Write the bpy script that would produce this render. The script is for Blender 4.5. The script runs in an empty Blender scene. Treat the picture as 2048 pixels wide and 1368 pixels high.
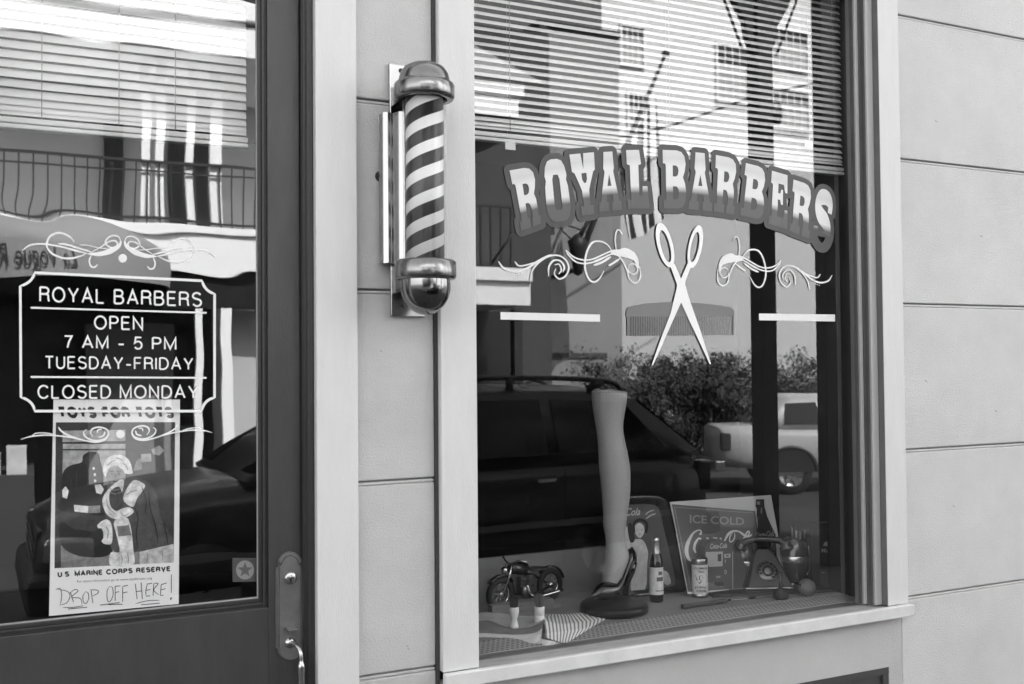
import bpy, bmesh, math, random
from mathutils import Vector, Matrix
from mathutils.geometry import tessellate_polygon
random.seed(7)
SC = bpy.context.scene
COL = SC.collection
R = math.radians
# ------------------------------------------------------------------ camera
F = 2000.0                       # focal length in pixels of the 2048 px wide photograph
YAW, PIT, ROL = 0.4456, 0.0243, 0.0087
CAM = Vector((0, -3.015, 1.70))
rv = Vector((math.cos(YAW), -math.sin(YAW), 0)); fv = Vector((math.sin(YAW), math.cos(YAW), 0)); uv_ = Vector((0, 0, 1))
fw = fv*math.cos(PIT)+uv_*math.sin(PIT); up = -fv*math.sin(PIT)+uv_*math.cos(PIT)
cx_ = rv*math.cos(ROL)-up*math.sin(ROL); cy_ = rv*math.sin(ROL)+up*math.cos(ROL)
cam = bpy.data.cameras.new('camera'); co = bpy.data.objects.new('camera', cam); COL.objects.link(co)
co.matrix_world = Matrix(((cx_.x, cy_.x, -fw.x, CAM.x), (cx_.y, cy_.y, -fw.y, CAM.y), (cx_.z, cy_.z, -fw.z, CAM.z), (0, 0, 0, 1)))
cam.sensor_width = 36; cam.lens = F/2048*36; cam.clip_start = .05; cam.clip_end = 500
cam.dof.use_dof = True; cam.dof.focus_distance = 3.75; cam.dof.aperture_fstop = 4.5
SC.camera = co
# ------------------------------------------------------------------ sky, sun, exposure
SUN_EL, SUN_AZ = R(46), R(18)     # sun stands behind the shop, slightly to the right
w = bpy.data.worlds.new('World'); SC.world = w; w.use_nodes = True
nt = w.node_tree; nt.nodes.clear()
sky = nt.nodes.new('ShaderNodeTexSky'); sky.sky_type = 'NISHITA'; sky.sun_disc = False
sky.sun_elevation = SUN_EL; sky.sun_rotation = SUN_AZ; sky.dust_density = 2.0
bw = nt.nodes.new('ShaderNodeRGBToBW'); bg = nt.nodes.new('ShaderNodeBackground'); ow = nt.nodes.new('ShaderNodeOutputWorld')
bg.inputs[1].default_value = .15
nt.links.new(sky.outputs[0], bw.inputs[0]); nt.links.new(bw.outputs[0], bg.inputs[0]); nt.links.new(bg.outputs[0], ow.inputs[0])
sl = bpy.data.lights.new('sun', 'SUN'); sl.energy = 3.2; sl.angle = R(.5); sl.color = (1, 1, 1)
so = bpy.data.objects.new('sun', sl); COL.objects.link(so)
sd = Vector((math.sin(SUN_AZ)*math.cos(SUN_EL), math.cos(SUN_AZ)*math.cos(SUN_EL), math.sin(SUN_EL)))
so.rotation_euler = sd.to_track_quat('Z', 'Y').to_euler(); so.location = (5, 12, 15)
SC.view_settings.view_transform = 'Standard'; SC.view_settings.look = 'None'
SC.view_settings.exposure = 2.5; SC.view_settings.gamma = 1.0; SC.view_settings.use_curve_mapping = False
try:
    SC.cycles.transparent_max_bounces = 24; SC.cycles.max_bounces = 10; SC.cycles.use_denoising = True
    SC.cycles.caustics_reflective = False; SC.cycles.caustics_refractive = False
except Exception: pass
# ------------------------------------------------------------------ layout helpers
def ray(px, py): return cx_*((px-1024)/F)+cy_*((684-py)/F)+fw
def P(px, py, Y):                # point of the plane y = Y seen at a place of the photograph
    d = ray(px, py); t = (Y-CAM.y)/d.y; return CAM+d*t
def PZ(px, py, Z):
    d = ray(px, py); t = (Z-CAM.z)/d.z; return CAM+d*t
GW, GD = .085, .055               # planes of the window glass and of the door glass
def M(px, py, D, g=GW):          # a point across the street (y = -D) from where its mirror image stands
    p = P(px, py, 2*g+D); return Vector((p.x, -D, p.z))
def ppm(p): return F/((p-CAM).dot(fw))
FZ = P(1350, 1260, GW).z-.004    # height of the display floor
# ------------------------------------------------------------------ materials
MATS = {}
def mat(name, c, rough=.6, metal=0, var=0, vs=4, bump=0, bs=60, coat=0, spec=.5, stretch=None, tint2=None):
    if name in MATS: return MATS[name]
    m = bpy.data.materials.new(name); m.use_nodes = True; MATS[name] = m
    t = m.node_tree; b = t.nodes['Principled BSDF']
    b.inputs['Base Color'].default_value = (c, c, c, 1); b.inputs['Roughness'].default_value = rough
    b.inputs['Metallic'].default_value = metal; b.inputs['Specular IOR Level'].default_value = spec
    if coat: b.inputs['Coat Weight'].default_value = coat; b.inputs['Coat Roughness'].default_value = .06
    if var or bump or tint2 is not None:
        tc = t.nodes.new('ShaderNodeTexCoord'); mp = t.nodes.new('ShaderNodeMapping')
        if stretch: mp.inputs['Scale'].default_value = stretch
        t.links.new(tc.outputs['Object'], mp.inputs[0])
    if var:
        n = t.nodes.new('ShaderNodeTexNoise'); n.inputs['Scale'].default_value = vs; n.inputs['Detail'].default_value = 8; n.inputs['Roughness'].default_value = .65
        cr = t.nodes.new('ShaderNodeMapRange'); cr.inputs[1].default_value = .3; cr.inputs[2].default_value = .7
        cr.inputs[3].default_value = max(0, c-var); cr.inputs[4].default_value = c+var
        cb = t.nodes.new('ShaderNodeCombineColor')
        t.links.new(mp.outputs[0], n.inputs['Vector']); t.links.new(n.outputs[0], cr.inputs[0])
        for i in range(3): t.links.new(cr.outputs[0], cb.inputs[i])
        t.links.new(cb.outputs[0], b.inputs['Base Color'])
    if bump:
        n = t.nodes.new('ShaderNodeTexNoise'); n.inputs['Scale'].default_value = bs; n.inputs['Detail'].default_value = 5
        bn = t.nodes.new('ShaderNodeBump'); bn.inputs['Strength'].default_value = min(1, bump); bn.inputs['Distance'].default_value = .004
        t.links.new(mp.outputs[0], n.inputs['Vector']); t.links.new(n.outputs[0], bn.inputs['Height']); t.links.new(bn.outputs[0], b.inputs['Normal'])
    return m
def nmat(name): 
    m = bpy.data.materials.new(name); m.use_nodes = True; MATS[name] = m; t = m.node_tree
    return m, t, t.nodes['Principled BSDF']
def mth(t, op, a, b=None, c=None):
    n = t.nodes.new('ShaderNodeMath'); n.operation = op
    for i, v in enumerate((a, b, c)):
        if v is None: continue
        if hasattr(v, 'is_linked') or hasattr(v, 'links'): t.links.new(v, n.inputs[i])
        else: n.inputs[i].default_value = v
    return n.outputs[0]
def gray(t, v, dest):
    cb = t.nodes.new('ShaderNodeCombineColor')
    for i in range(3): t.links.new(v, cb.inputs[i])
    t.links.new(cb.outputs[0], dest)
def objxyz(t, space='Object'):
    tc = t.nodes.new('ShaderNodeTexCoord'); s = t.nodes.new('ShaderNodeSeparateXYZ'); t.links.new(tc.outputs[space], s.inputs[0]); return s.outputs
def glass_mat(name, base, edge=.5, rough=0.0, dust=.05):
    m = bpy.data.materials.new(name); m.use_nodes = True; MATS[name] = m; t = m.node_tree; t.nodes.clear()
    o = t.nodes.new('ShaderNodeOutputMaterial'); tr = t.nodes.new('ShaderNodeBsdfTransparent'); gl = t.nodes.new('ShaderNodeBsdfGlossy')
    gl.inputs['Roughness'].default_value = rough; gl.inputs['Color'].default_value = (1, 1, 1, 1); tr.inputs[0].default_value = (.98, .98, .98, 1)
    lw = t.nodes.new('ShaderNodeLayerWeight'); p = mth(t, 'POWER', lw.outputs['Facing'], 4.0)
    f = mth(t, 'MULTIPLY_ADD', p, edge, base); mx = t.nodes.new('ShaderNodeMixShader')
    t.links.new(f, mx.inputs[0]); t.links.new(tr.outputs[0], mx.inputs[1]); t.links.new(gl.outputs[0], mx.inputs[2])
    # a thin film of dust and wiping smears on the pane
    df = t.nodes.new('ShaderNodeBsdfDiffuse'); df.inputs[0].default_value = (.6, .6, .6, 1); m2 = t.nodes.new('ShaderNodeMixShader')
    tc = t.nodes.new('ShaderNodeTexCoord'); mp = t.nodes.new('ShaderNodeMapping'); mp.inputs['Rotation'].default_value = (0, .5, 0); mp.inputs['Scale'].default_value = (2, 1, 7)
    n = t.nodes.new('ShaderNodeTexNoise'); n.inputs['Scale'].default_value = 1.6; n.inputs['Detail'].default_value = 9; n.inputs['Roughness'].default_value = .7
    t.links.new(tc.outputs['Object'], mp.inputs[0]); t.links.new(mp.outputs[0], n.inputs['Vector'])
    t.links.new(mth(t, 'MULTIPLY', mth(t, 'MAXIMUM', mth(t, 'SUBTRACT', n.outputs[0], .42), 0.0), dust), m2.inputs[0])
    t.links.new(mx.outputs[0], m2.inputs[1]); t.links.new(df.outputs[0], m2.inputs[2]); t.links.new(m2.outputs[0], o.inputs[0])
    return m
# ------------------------------------------------------------------ mesh builder
class MB:
    def __init__(s): s.v = []; s.f = []; s.sm = []; s.fade = {}
    def add(s, vs, fs, smooth=False):
        n = len(s.v); s.v += [Vector(q) for q in vs]; s.f += [[i+n for i in f] for f in fs]; s.sm += [smooth]*len(fs); return n
    def box(s, x0, x1, y0, y1, z0, z1, mtx=None):
        vs = [Vector((x, y, z)) for z in (z0, z1) for y in (y0, y1) for x in (x0, x1)]
        if mtx is not None: vs = [mtx @ q for q in vs]
        s.add(vs, [(0, 2, 3, 1), (4, 5, 7, 6), (0, 1, 5, 4), (2, 6, 7, 3), (0, 4, 6, 2), (1, 3, 7, 5)]); return s
    def bar(s, a, b, wx, wy, upv=(0, 0, 1)):
        a = Vector(a); b = Vector(b); d = b-a; L = d.length; d.normalize(); u = Vector(upv)
        if abs(d.dot(u)) > .98: u = Vector((1, 0, 0))
        x = d.cross(u).normalized(); y = x.cross(d).normalized()
        vs = [p+x*sx*wx/2+y*sy*wy/2 for p in (a, b) for sx, sy in ((-1, -1), (1, -1), (1, 1), (-1, 1))]
        s.add(vs, [(3, 2, 1, 0), (4, 5, 6, 7), (0, 1, 5, 4), (1, 2, 6, 5), (2, 3, 7, 6), (3, 0, 4, 7)]); return s
    def tube(s, pts, r, n=10, cap=True, flat=1.0, side=None):
        pts = [Vector(p) for p in pts]; rr = r if isinstance(r, (list, tuple)) else [r]*len(pts); vs = []; prev = None
        for i, p in enumerate(pts):
            d = (pts[min(i+1, len(pts)-1)]-pts[max(i-1, 0)]).normalized()
            if prev is None:
                u = Vector(side) if side else (Vector((0, 0, 1)) if abs(d.z) < .9 else Vector((1, 0, 0)))
            else: u = prev
            x = (u-d*u.dot(d)).normalized(); y = d.cross(x); prev = x
            for k in range(n):
                a = 2*math.pi*k/n; vs.append(p+x*math.cos(a)*rr[i]+y*math.sin(a)*rr[i]*flat)
        fs = [(i*n+k, i*n+(k+1) % n, (i+1)*n+(k+1) % n, (i+1)*n+k) for i in range(len(pts)-1) for k in range(n)]
        s.add(vs, fs, True)
        if cap: s.add(vs[:n], [tuple(range(n))[::-1]]); s.add(vs[-n:], [tuple(range(n))])
        return s
    def lathe(s, prof, c, n=32, axis='Z', smooth=True, sx=1, sy=1, ang=(0, 2*math.pi), mtx=None):
        c = Vector(c); vs = []; full = abs(ang[1]-ang[0]-2*math.pi) < 1e-6; m = n if full else n+1
        for r, h in prof:
            for k in range(m):
                a = ang[0]+(ang[1]-ang[0])*k/n; q = (r*math.cos(a)*sx, r*math.sin(a)*sy, h)
                if axis == 'Y': q = (q[0], q[2], q[1])
                if axis == 'X': q = (q[2], q[0], q[1])
                q = Vector(q)
                if mtx is not None: q = mtx @ q
                vs.append(q+c)
        fs = []
        for i in range(len(prof)-1):
            for k in range(n):
                k2 = (k+1) % m
                fs.append((i*m+k, i*m+k2, (i+1)*m+k2, (i+1)*m+k))
        s.add(vs, fs, smooth); return s
    def prism(s, poly, y0, y1, plane='XZ'):
        n = len(poly)
        def q(a, b, c): return (a, c, b) if plane == 'XZ' else ((a, b, c) if plane == 'XY' else (c, a, b))
        vs = [q(a, b, y0) for a, b in poly]+[q(a, b, y1) for a, b in poly]
        tri = tessellate_polygon([[Vector((a, b, 0)) for a, b in poly]])
        fs = [tuple(t) for t in tri]+[tuple(i+n for i in t[::-1]) for t in tri]+[(i, (i+1) % n, (i+1) % n+n, i+n) for i in range(n)]
        s.add(vs, fs); return s
    def tor(s, c, Rr, r, n=36, m=10, axis='Y', sx=1, mtx=None):
        c = Vector(c); vs = []
        for i in range(n):
            a = 2*math.pi*i/n
            for j in range(m):
                b = 2*math.pi*j/m; q = ((Rr+r*math.cos(b))*math.cos(a)*sx, r*math.sin(b), (Rr+r*math.cos(b))*math.sin(a))
                if axis == 'Z': q = (q[0], q[2], q[1])
                if axis == 'X': q = (q[1], q[0], q[2])
                q = Vector(q)
                if mtx is not None: q = mtx @ q
                vs.append(q+c)
        s.add(vs, [(i*m+j, ((i+1) % n)*m+j, ((i+1) % n)*m+(j+1) % m, i*m+(j+1) % m) for i in range(n) for j in range(m)], True); return s
    def build(s, name, m, parent=None, bevel=0, world=True, seg=2, autosmooth=False):
        org = Vector((0, 0, 0))
        if parent is not None:
            if world:
                q = parent
                while q.parent: q = q.parent
                org = q.location.copy()
        elif s.v:
            lo = [min(p[i] for p in s.v) for i in range(3)]; hi = [max(p[i] for p in s.v) for i in range(3)]
            org = Vector(((lo[0]+hi[0])/2, (lo[1]+hi[1])/2, lo[2]))
        assert max((max(f) for f in s.f), default=0) < len(s.v), name
        me = bpy.data.meshes.new(name); me.from_pydata([p-org for p in s.v], [], s.f); me.update()
        assert max((max(f) for f in s.f), default=0) < len(s.v), name
        bm = bmesh.new(); bm.from_mesh(me)
        if not s.fade: bmesh.ops.remove_doubles(bm, verts=bm.verts, dist=1e-6)
        bm.to_mesh(me) if not s.fade else None
        bm.free()
        if s.fade or len(me.polygons) == len(s.sm):
            if len(me.polygons) == len(s.sm): me.polygons.foreach_set('use_smooth', s.sm)
        elif any(s.sm): me.polygons.foreach_set('use_smooth', [True]*len(me.polygons))
        if s.fade:
            at = me.attributes.new('fade', 'FLOAT', 'POINT')
            at.data.foreach_set('value', [s.fade.get(i, 0.0) for i in range(len(me.vertices))])
        me.materials.append(m); o = bpy.data.objects.new(name, me); COL.objects.link(o)
        if parent is not None: o.parent = parent
        else: o.location = org
        if bevel:
            b = o.modifiers.new('b', 'BEVEL'); b.width = bevel; b.segments = seg; b.limit_method = 'ANGLE'; b.angle_limit = R(35)
        return o
def tag(o, label=None, cat=None, group=None, kind=None):
    if label: o['label'] = label
    if cat: o['category'] = cat
    if group: o['group'] = group
    if kind: o['kind'] = kind
    return o
def thing(name, label, cat, loc=(0, 0, 0), rz=0, group=None):
    o = bpy.data.objects.new(name, None); COL.objects.link(o); o.location = loc; o.rotation_euler = (0, 0, rz); o.empty_display_size = .1
    return tag(o, label, cat, group)
# flat writing and painted marks --------------------------------------------------
def catmull(pts, k=8, closed=False):
    pts = [Vector(p) for p in pts]; n = len(pts); out = []
    rng = range(n if closed else n-1)
    for i in rng:
        p0 = pts[(i-1) % n] if closed or i > 0 else pts[0]*2-pts[1]; p1 = pts[i]; p2 = pts[(i+1) % n]
        p3 = pts[(i+2) % n] if closed or i+2 < n else pts[-1]*2-pts[-2]
        for j in range(k):
            t = j/k; out.append(.5*((2*p1)+(p2-p0)*t+(2*p0-5*p1+4*p2-p3)*t*t+(3*p1-p0-3*p2+p3)*t**3))
    if not closed: out.append(pts[-1])
    return out
class Marks:                     # flat marks given in photograph places, laid on a surface by a mapping function
    def __init__(s, fn, dy=(0, -1, 0), step=2e-5): s.mb = MB(); s.fn = fn; s.k = 0; s.n = Vector(dy); s.step = step
    def _p(s, q): return s.fn(q[0], q[1])+s.n*(s.k*s.step)
    def poly(s, outer, holes=()):
        s.k += 1; loops = [list(outer)]+[list(h) for h in holes]; flat = [q for l in loops for q in l]
        tri = tessellate_polygon([[Vector((a, b, 0)) for a, b in l] for l in loops])
        s.mb.add([s._p(q) for q in flat], [tuple(t) for t in tri]); return s
    def stroke(s, pts, w, smooth=True, taper=True, closed=False, k=8):
        s.k += 1
        if len(pts) > 2 and smooth: pts = catmull([Vector((a, b)) for a, b in pts], k, closed)
        else: pts = [Vector((a, b)) for a, b in pts]+([Vector(pts[0])] if closed else [])
        if closed and smooth: pts.append(pts[0])
        n = len(pts); vs = []
        for i, p in enumerate(pts):
            a = pts[max(i-1, 0)]; b = pts[min(i+1, n-1)]
            if closed and (i == 0 or i == n-1): a = pts[-2]; b = pts[1]
            d = (b-a); d = d.normalized() if d.length > 1e-9 else Vector((1, 0))
            t = i/(n-1); ww = (w if not isinstance(w, (list, tuple)) else w[min(int(t*(len(w)-1)), len(w)-2)]*(1-(t*(len(w)-1)) % 1)+w[min(int(t*(len(w)-1))+1, len(w)-1)]*((t*(len(w)-1)) % 1) if t < 1 else w[-1])
            if taper and n > 2 and not isinstance(w, (list, tuple)): ww *= .35+.65*min(1, math.sin(math.pi*min(max(t, .0), 1))*2.2)
            q = Vector((-d.y, d.x))*ww/2; vs += [s._p(p+q), s._p(p-q)]
        s.mb.add(vs, [(2*i, 2*i+1, 2*i+3, 2*i+2) for i in range(n-1)]); return s
    def disc(s, c, rx, ry=None, n=28):
        ry = ry or rx; return s.poly([(c[0]+rx*math.cos(2*math.pi*i/n), c[1]+ry*math.sin(2*math.pi*i/n)) for i in range(n)])
    def sans(s, txt, TL, TR, BL, BR, w=.12, gap=.17):   # stroke-built capitals set between four corners
        s.k += 1; x = 0; parts = []
        for ch in txt:
            adv, st = GLY[ch]
            for p in st: parts.append(([(x+w/2+a*(1-0), w/2+c*(1-w)) for a, c in p]))
            x += adv+w+gap
        W = x-gap
        def mp(q):
            u, t = q[0]/W, q[1]; return [(BL[i]*(1-u)+BR[i]*u)*(1-t)+(TL[i]*(1-u)+TR[i]*u)*t for i in (0, 1)]
        for j, p in enumerate(parts):
            L, Rr = miter(p, w); s.k += .35 if j % 3 else -.7
            vs = [s._p(mp(q)) for pair in zip(L, Rr) for q in pair]; s.mb.add(vs, [(2*i, 2*i+1, 2*i+3, 2*i+2) for i in range(len(L)-1)])
        return s
    def text(s, txt, TL, TR, BL, BR, bold=.0, shear=0, font=None):
        vs, fs = text2d(txt, bold, shear)
        x0 = min(v[0] for v in vs); x1 = max(v[0] for v in vs); y0 = min(v[1] for v in vs); y1 = max(v[1] for v in vs); s.k += 1
        out = []
        for x, y in vs:
            u = (x-x0)/(x1-x0); t = (y-y0)/(y1-y0)
            p = [(BL[i]*(1-u)+BR[i]*u)*(1-t)+(TL[i]*(1-u)+TR[i]*u)*t for i in (0, 1)]
            out.append(s._p(p))
        s.mb.add(out, fs); return s
def arc(cx, cy, rx, ry, a0, a1, n=12): return [(cx+rx*math.cos(R(a0+(a1-a0)*i/n)), cy+ry*math.sin(R(a0+(a1-a0)*i/n))) for i in range(n+1)]
def glyphs():                    # plain sans capitals as pen strokes; cap height 1, pen of unit width is added by the caller
    B1 = [(.0, 1), (.32, 1)]+arc(.32, .77, .22, .23, 90, -90)+[(0, .54)]
    return {'A': (.68, [[(0, 0), (.34, 1), (.68, 0)], [(.13, .33), (.55, .33)]]), 'B': (.60, [[(0, 0), (0, 1)], B1, [(0, .54), (.34, .54)]+arc(.34, .27, .25, .27, 90, -90)+[(0, 0)]]),
     'C': (.70, [arc(.38, .5, .38, .5, 38, 322, 24)]), 'D': (.64, [[(0, 0), (0, 1)], [(0, 1), (.26, 1)]+arc(.26, .5, .38, .5, 90, -90, 18)+[(0, 0)]]), 'E': (.52, [[(0, 0), (0, 1)], [(0, 1), (.52, 1)], [(0, .53), (.47, .53)], [(0, 0), (.53, 0)]]),
     'F': (.50, [[(0, 0), (0, 1)], [(0, 1), (.5, 1)], [(0, .52), (.44, .52)]]), 'I': (.0, [[(0, 0), (0, 1)]]), 'L': (.48, [[(0, 1), (0, 0)], [(0, 0), (.48, 0)]]), 'M': (.74, [[(0, 0), (0, 1), (.37, .05), (.74, 1), (.74, 0)]]), 'N': (.60, [[(0, 0), (0, 1), (.6, 0), (.6, 1)]]),
     'O': (.78, [arc(.39, .5, .39, .5, 0, 360, 32)]), 'P': (.54, [[(0, 0), (0, 1)], [(.0, 1), (.30, 1)]+arc(.30, .74, .24, .26, 90, -90)+[(0, .48)]]), 'R': (.58, [[(0, 0), (0, 1)], [(.0, 1), (.33, 1)]+arc(.33, .76, .24, .24, 90, -90)+[(0, .52)], arc(.33, .40, .22, .12, 90, 0, 6)+[(.56, .16), (.60, 0)]]),
     'S': (.58, [arc(.29, .745, .27, .255, 25, 180, 12)+arc(.29, .745, .27, .20, 180, 262, 5)+arc(.30, .27, .28, .25, 82, 0, 7)+arc(.30, .27, .28, .27, 0, -155, 12)]), 'T': (.60, [[(0, 1), (.6, 1)], [(.3, 1), (.3, 0)]]), 'U': (.58, [[(0, 1), (0, .3)]+arc(.29, .3, .29, .3, 180, 360)+[(.58, 1)]]), 'V': (.64, [[(0, 1), (.32, 0), (.64, 1)]]), 'Y': (.64, [[(0, 1), (.32, .42), (.64, 1)], [(.32, .42), (.32, 0)]]),
     '7': (.50, [[(0, 1), (.5, 1), (.30, .5), (.2, 0)]]), '5': (.50, [[(.46, 1), (.08, 1), (.02, .52)]+arc(.24, .32, .25, .33, 120, -150, 14)]), '-': (.36, [[(0, .36), (.36, .36)]]), '.': (.0, [[(0, 0), (0, .01)]]), ' ': (.16, [])}
GLY = glyphs()
def miter(pts, w):               # outline of a mitred pen stroke
    pts = [Vector(p) for p in pts]; q = [pts[0]]
    for p in pts[1:]:
        if (p-q[-1]).length > 1e-5: q.append(p)
    closed = (q[0]-q[-1]).length < 1e-4; n = len(q); L, Rr = [], []
    for i, p in enumerate(q):
        a = q[i-1] if i > 0 else (q[-2] if closed else None); b = q[i+1] if i < n-1 else (q[1] if closed else None)
        d1 = (p-a).normalized() if a is not None else None; d2 = (b-p).normalized() if b is not None else None
        d1 = d1 or d2; d2 = d2 or d1; n1 = Vector((-d1.y, d1.x)); n2 = Vector((-d2.y, d2.x)); m = (n1+n2)
        m = m.normalized() if m.length > 1e-6 else n1; s_ = 1/max(m.dot(n1), .38); L.append(p+m*w/2*s_); Rr.append(p-m*w/2*s_)
    return L, Rr
def text2d(txt, bold=0, shear=0):
    c = bpy.data.curves.new('t', 'FONT'); c.body = txt; c.size = 1; c.offset = bold; c.shear = shear; c.resolution_u = 6
    o = bpy.data.objects.new('t', c); COL.objects.link(o); bpy.context.view_layer.update()
    ev = o.evaluated_get(bpy.context.evaluated_depsgraph_get()); me = ev.to_mesh()
    vs = [(v.co.x, v.co.y) for v in me.vertices]; fs = [tuple(p.vertices) for p in me.polygons]
    ev.to_mesh_clear(); bpy.data.objects.remove(o); bpy.data.curves.remove(c); return vs, fs
def onplane(a, b, c):            # mapping of photograph places on the plane through three points
    n = (b-a).cross(c-a).normalized()
    if n.dot(CAM-a) < 0: n = -n
    def f(px, py, lift=.0):
        d = ray(px, py); t = (a-CAM).dot(n)/d.dot(n); return CAM+d*t+n*lift
    return f, n
# ------------------------------------------------------------------ materials used
m_wall = mat('painted_stucco', .59, .85, var=.045, vs=2.6, bump=.8, bs=170)
m_low = mat('painted_stucco_low', .50, .85, var=.03, vs=3, bump=.5, bs=140)
m_mid = mat('painted_panel', .52, .85, var=.05, vs=3, bump=.7, bs=170)
m_trim = mat('light_trim_paint', .65, .55, var=.022, vs=6, bump=.3, bs=70, stretch=(5, 5, .8))
m_lip = mat('sill_paint', .66, .6, var=.07, vs=9, bump=.3, bs=70)
m_silltop = mat('weathered_sill_paint', .42, .6, var=.09, vs=9, bump=.3, bs=70, stretch=(1, 4, 4))
m_gap = mat('painted_gap_dark', .05, .8)
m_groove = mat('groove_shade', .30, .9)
m_door = mat('dark_door_paint', .044, .42, var=.009, vs=4, bump=.25, bs=60, stretch=(4, 4, 1))
m_door2 = mat('door_frame_paint', .028, .45, bump=.1, bs=40)
m_frame = mat('window_frame_paint', .27, .5, var=.03, vs=7, bump=.2, bs=60)
m_frame2 = mat('window_stop_paint', .15, .5, var=.02, vs=7, bump=.2, bs=60)
m_bead = mat('bead_paint', .42, .4)
m_brass = mat('aged_brass', .23, .42, .75, var=.04, vs=20, bump=.1, bs=90)
m_brass2 = mat('polished_brass', .45, .22, .95)
m_chrome = mat('chrome', .62, .12, 1.0)
m_cap = mat('brushed_steel_cap', .24, .22, .95, var=.03, vs=40)
m_satin = mat('satin_steel', .42, .2, 1.0)
m_black = mat('black_paint', .012, .3)
m_white = mat('white_sign_paint', .80, .5)
m_room = mat('dark_room_wall', .018, .9)
m_blind = mat('white_blind_slat', .80, .45)
m_rail = mat('blind_rail', .70, .4)
m_cord = mat('blind_cord', .25, .8)
m_board = mat('grey_display_board', .22, .8, var=.015, vs=4)
m_floor = mat('display_floor', .26, .7, var=.03, vs=5, bump=.15, bs=80)
g_win = glass_mat("window_glass", .115, .25)
g_door = glass_mat("door_glass", .155, .15)
g_tube = glass_mat('tube_glass', .015, .7, dust=.05)
# ------------------------------------------------------------------ ground and street
def sheet(name, x0, x1, ys, zs, m):
    b = MB(); xs = [x0+(x1-x0)*i/8 for i in range(9)]
    vs = [(x, y, z) for y, z in zip(ys, zs) for x in xs]
    b.add(vs, [(j*9+i, j*9+i+1, (j+1)*9+i+1, (j+1)*9+i) for j in range(len(ys)-1) for i in range(8)])
    return tag(b.build(name, m), kind='structure')
m_asph = mat('asphalt', .032, .9, var=.012, vs=1.2, bump=.4, bs=90)
m_conc = mat('pavement_concrete', .06, .85, var=.04, vs=1.5, bump=.3, bs=60)
b = MB(); b.box(-12, 45, -3.45, .0, -.14, 0); tag(b.build('sidewalk', m_conc, bevel=.01), kind='structure')
sheet('road', -60, 90, [-10.0, -6.2, -3.451], [-.50, -.20, -.145], m_asph)
sheet('parking_lot', -60, 90, [-60, -20, -10.0], [-.56, -.54, -.50], mat('parking_asphalt', .05, .9, var=.015, vs=.8))
sheet('ground', -150, 180, [-180, -60, -3.46], [-.62, -.62, -.62], mat('earth', .12, .95, var=.03, vs=.5))
sheet('ground', -150, 180, [8, 90], [-.02, -.02], mat('earth', .12))
m_stripe = mat('road_paint', .6, .7, var=.08, vs=6)
# ------------------------------------------------------------------ the shop
def X0(px, Y=0): return P(px, 735, Y).x
shop = thing('barber_shop', 'light grey barber shop front with dark door and white lettered window', 'shop', (0, 0, 0))
C = .6; J0 = 1.7+.407*C
YC = -.038                                   # front of the casings
dL, dR = X0(633, YC), X0(716, YC)            # door casing
wL, wLi = X0(882, YC), X0(954, YC)           # window casing, left board
wRi, wR = X0(1768, YC), X0(1809, YC)         # right board
lipT = P(1350, 1281, -.062).z; lipB = lipT-.047
# walls in courses with open joints
def courses(b, x0, x1, z0, z1, y0=0.0, y1=.05, g=.003):
    ks = [J0+C*k for k in range(-4, 9)]; zs = [z0]+[z for z in ks if z0 < z < z1]+[z1]
    for a, c in zip(zs[:-1], zs[1:]):
        b.box(x0, x1, y0, y1, a+(g if a != z0 else 0), c-(g+.0105 if c != z1 else 0))
        if c != z1: b.box(x0, x1, y0+.0025, y1, c-g-.0092, c-g)
b = MB(); courses(b, dR, wL-.010, 0, 7.2); b.build('wall', m_mid, shop, bevel=.004)
b = MB(); courses(b, wR, 9.5, 0, 7.2); b.build('wall', m_wall, shop, bevel=.004)
# side strip beside the casing on the right wall joint backing
b = MB(); b.box(-9, dR-.01, .055, .30, 3.45, 7.2); b.box(dR-.02, 9.5, .018, .06, 0, lipB-.1); b.box(dR-.01, wL, .018, .30, 0, 7.2); b.box(wR-.05, 9.5, .018, .30, 0, 7.2)
b.box(wL, wR, .055, .30, 3.45, 7.2); b.box(-9, -.75, .055, .30, 0, 3.45)
b.build('wall_backing', m_groove, shop)
b = MB(); b.box(-9, dL-.9, 0, .05, 0, 7.2); b.box(dL-.9, dR, 0, .05, 3.45, 7.2); b.box(wL-.010, wR, 0, .05, 3.45, 7.2); b.build('wall', m_wall, shop)
# bulkhead below the sill with the recessed dark panel
pz = P(1768, 1335, 0).z; pxr = X0(1768, 0)
b = MB(); b.box(wL-.010, wR, 0.002, .018, pz, lipB+.01); b.box(pxr, wR, 0.002, .018, 0, pz); b.box(wL-.010, wL+.35, .002, .018, 0, pz)
b.build('bulkhead', m_low, shop, bevel=.002)
b = MB(); x0 = wL+.35; fr = .03
b.box(x0, pxr, .003, .012, pz-fr, pz-.002); b.box(pxr-fr, pxr-.002, .003, .012, .1, pz-fr-.001); b.box(x0, pxr, .0135, .017, .1, pz-fr-.001)
b.build('bulkhead_panel', mat('dark_panel_paint', .055, .5, bump=.1), shop)
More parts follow.
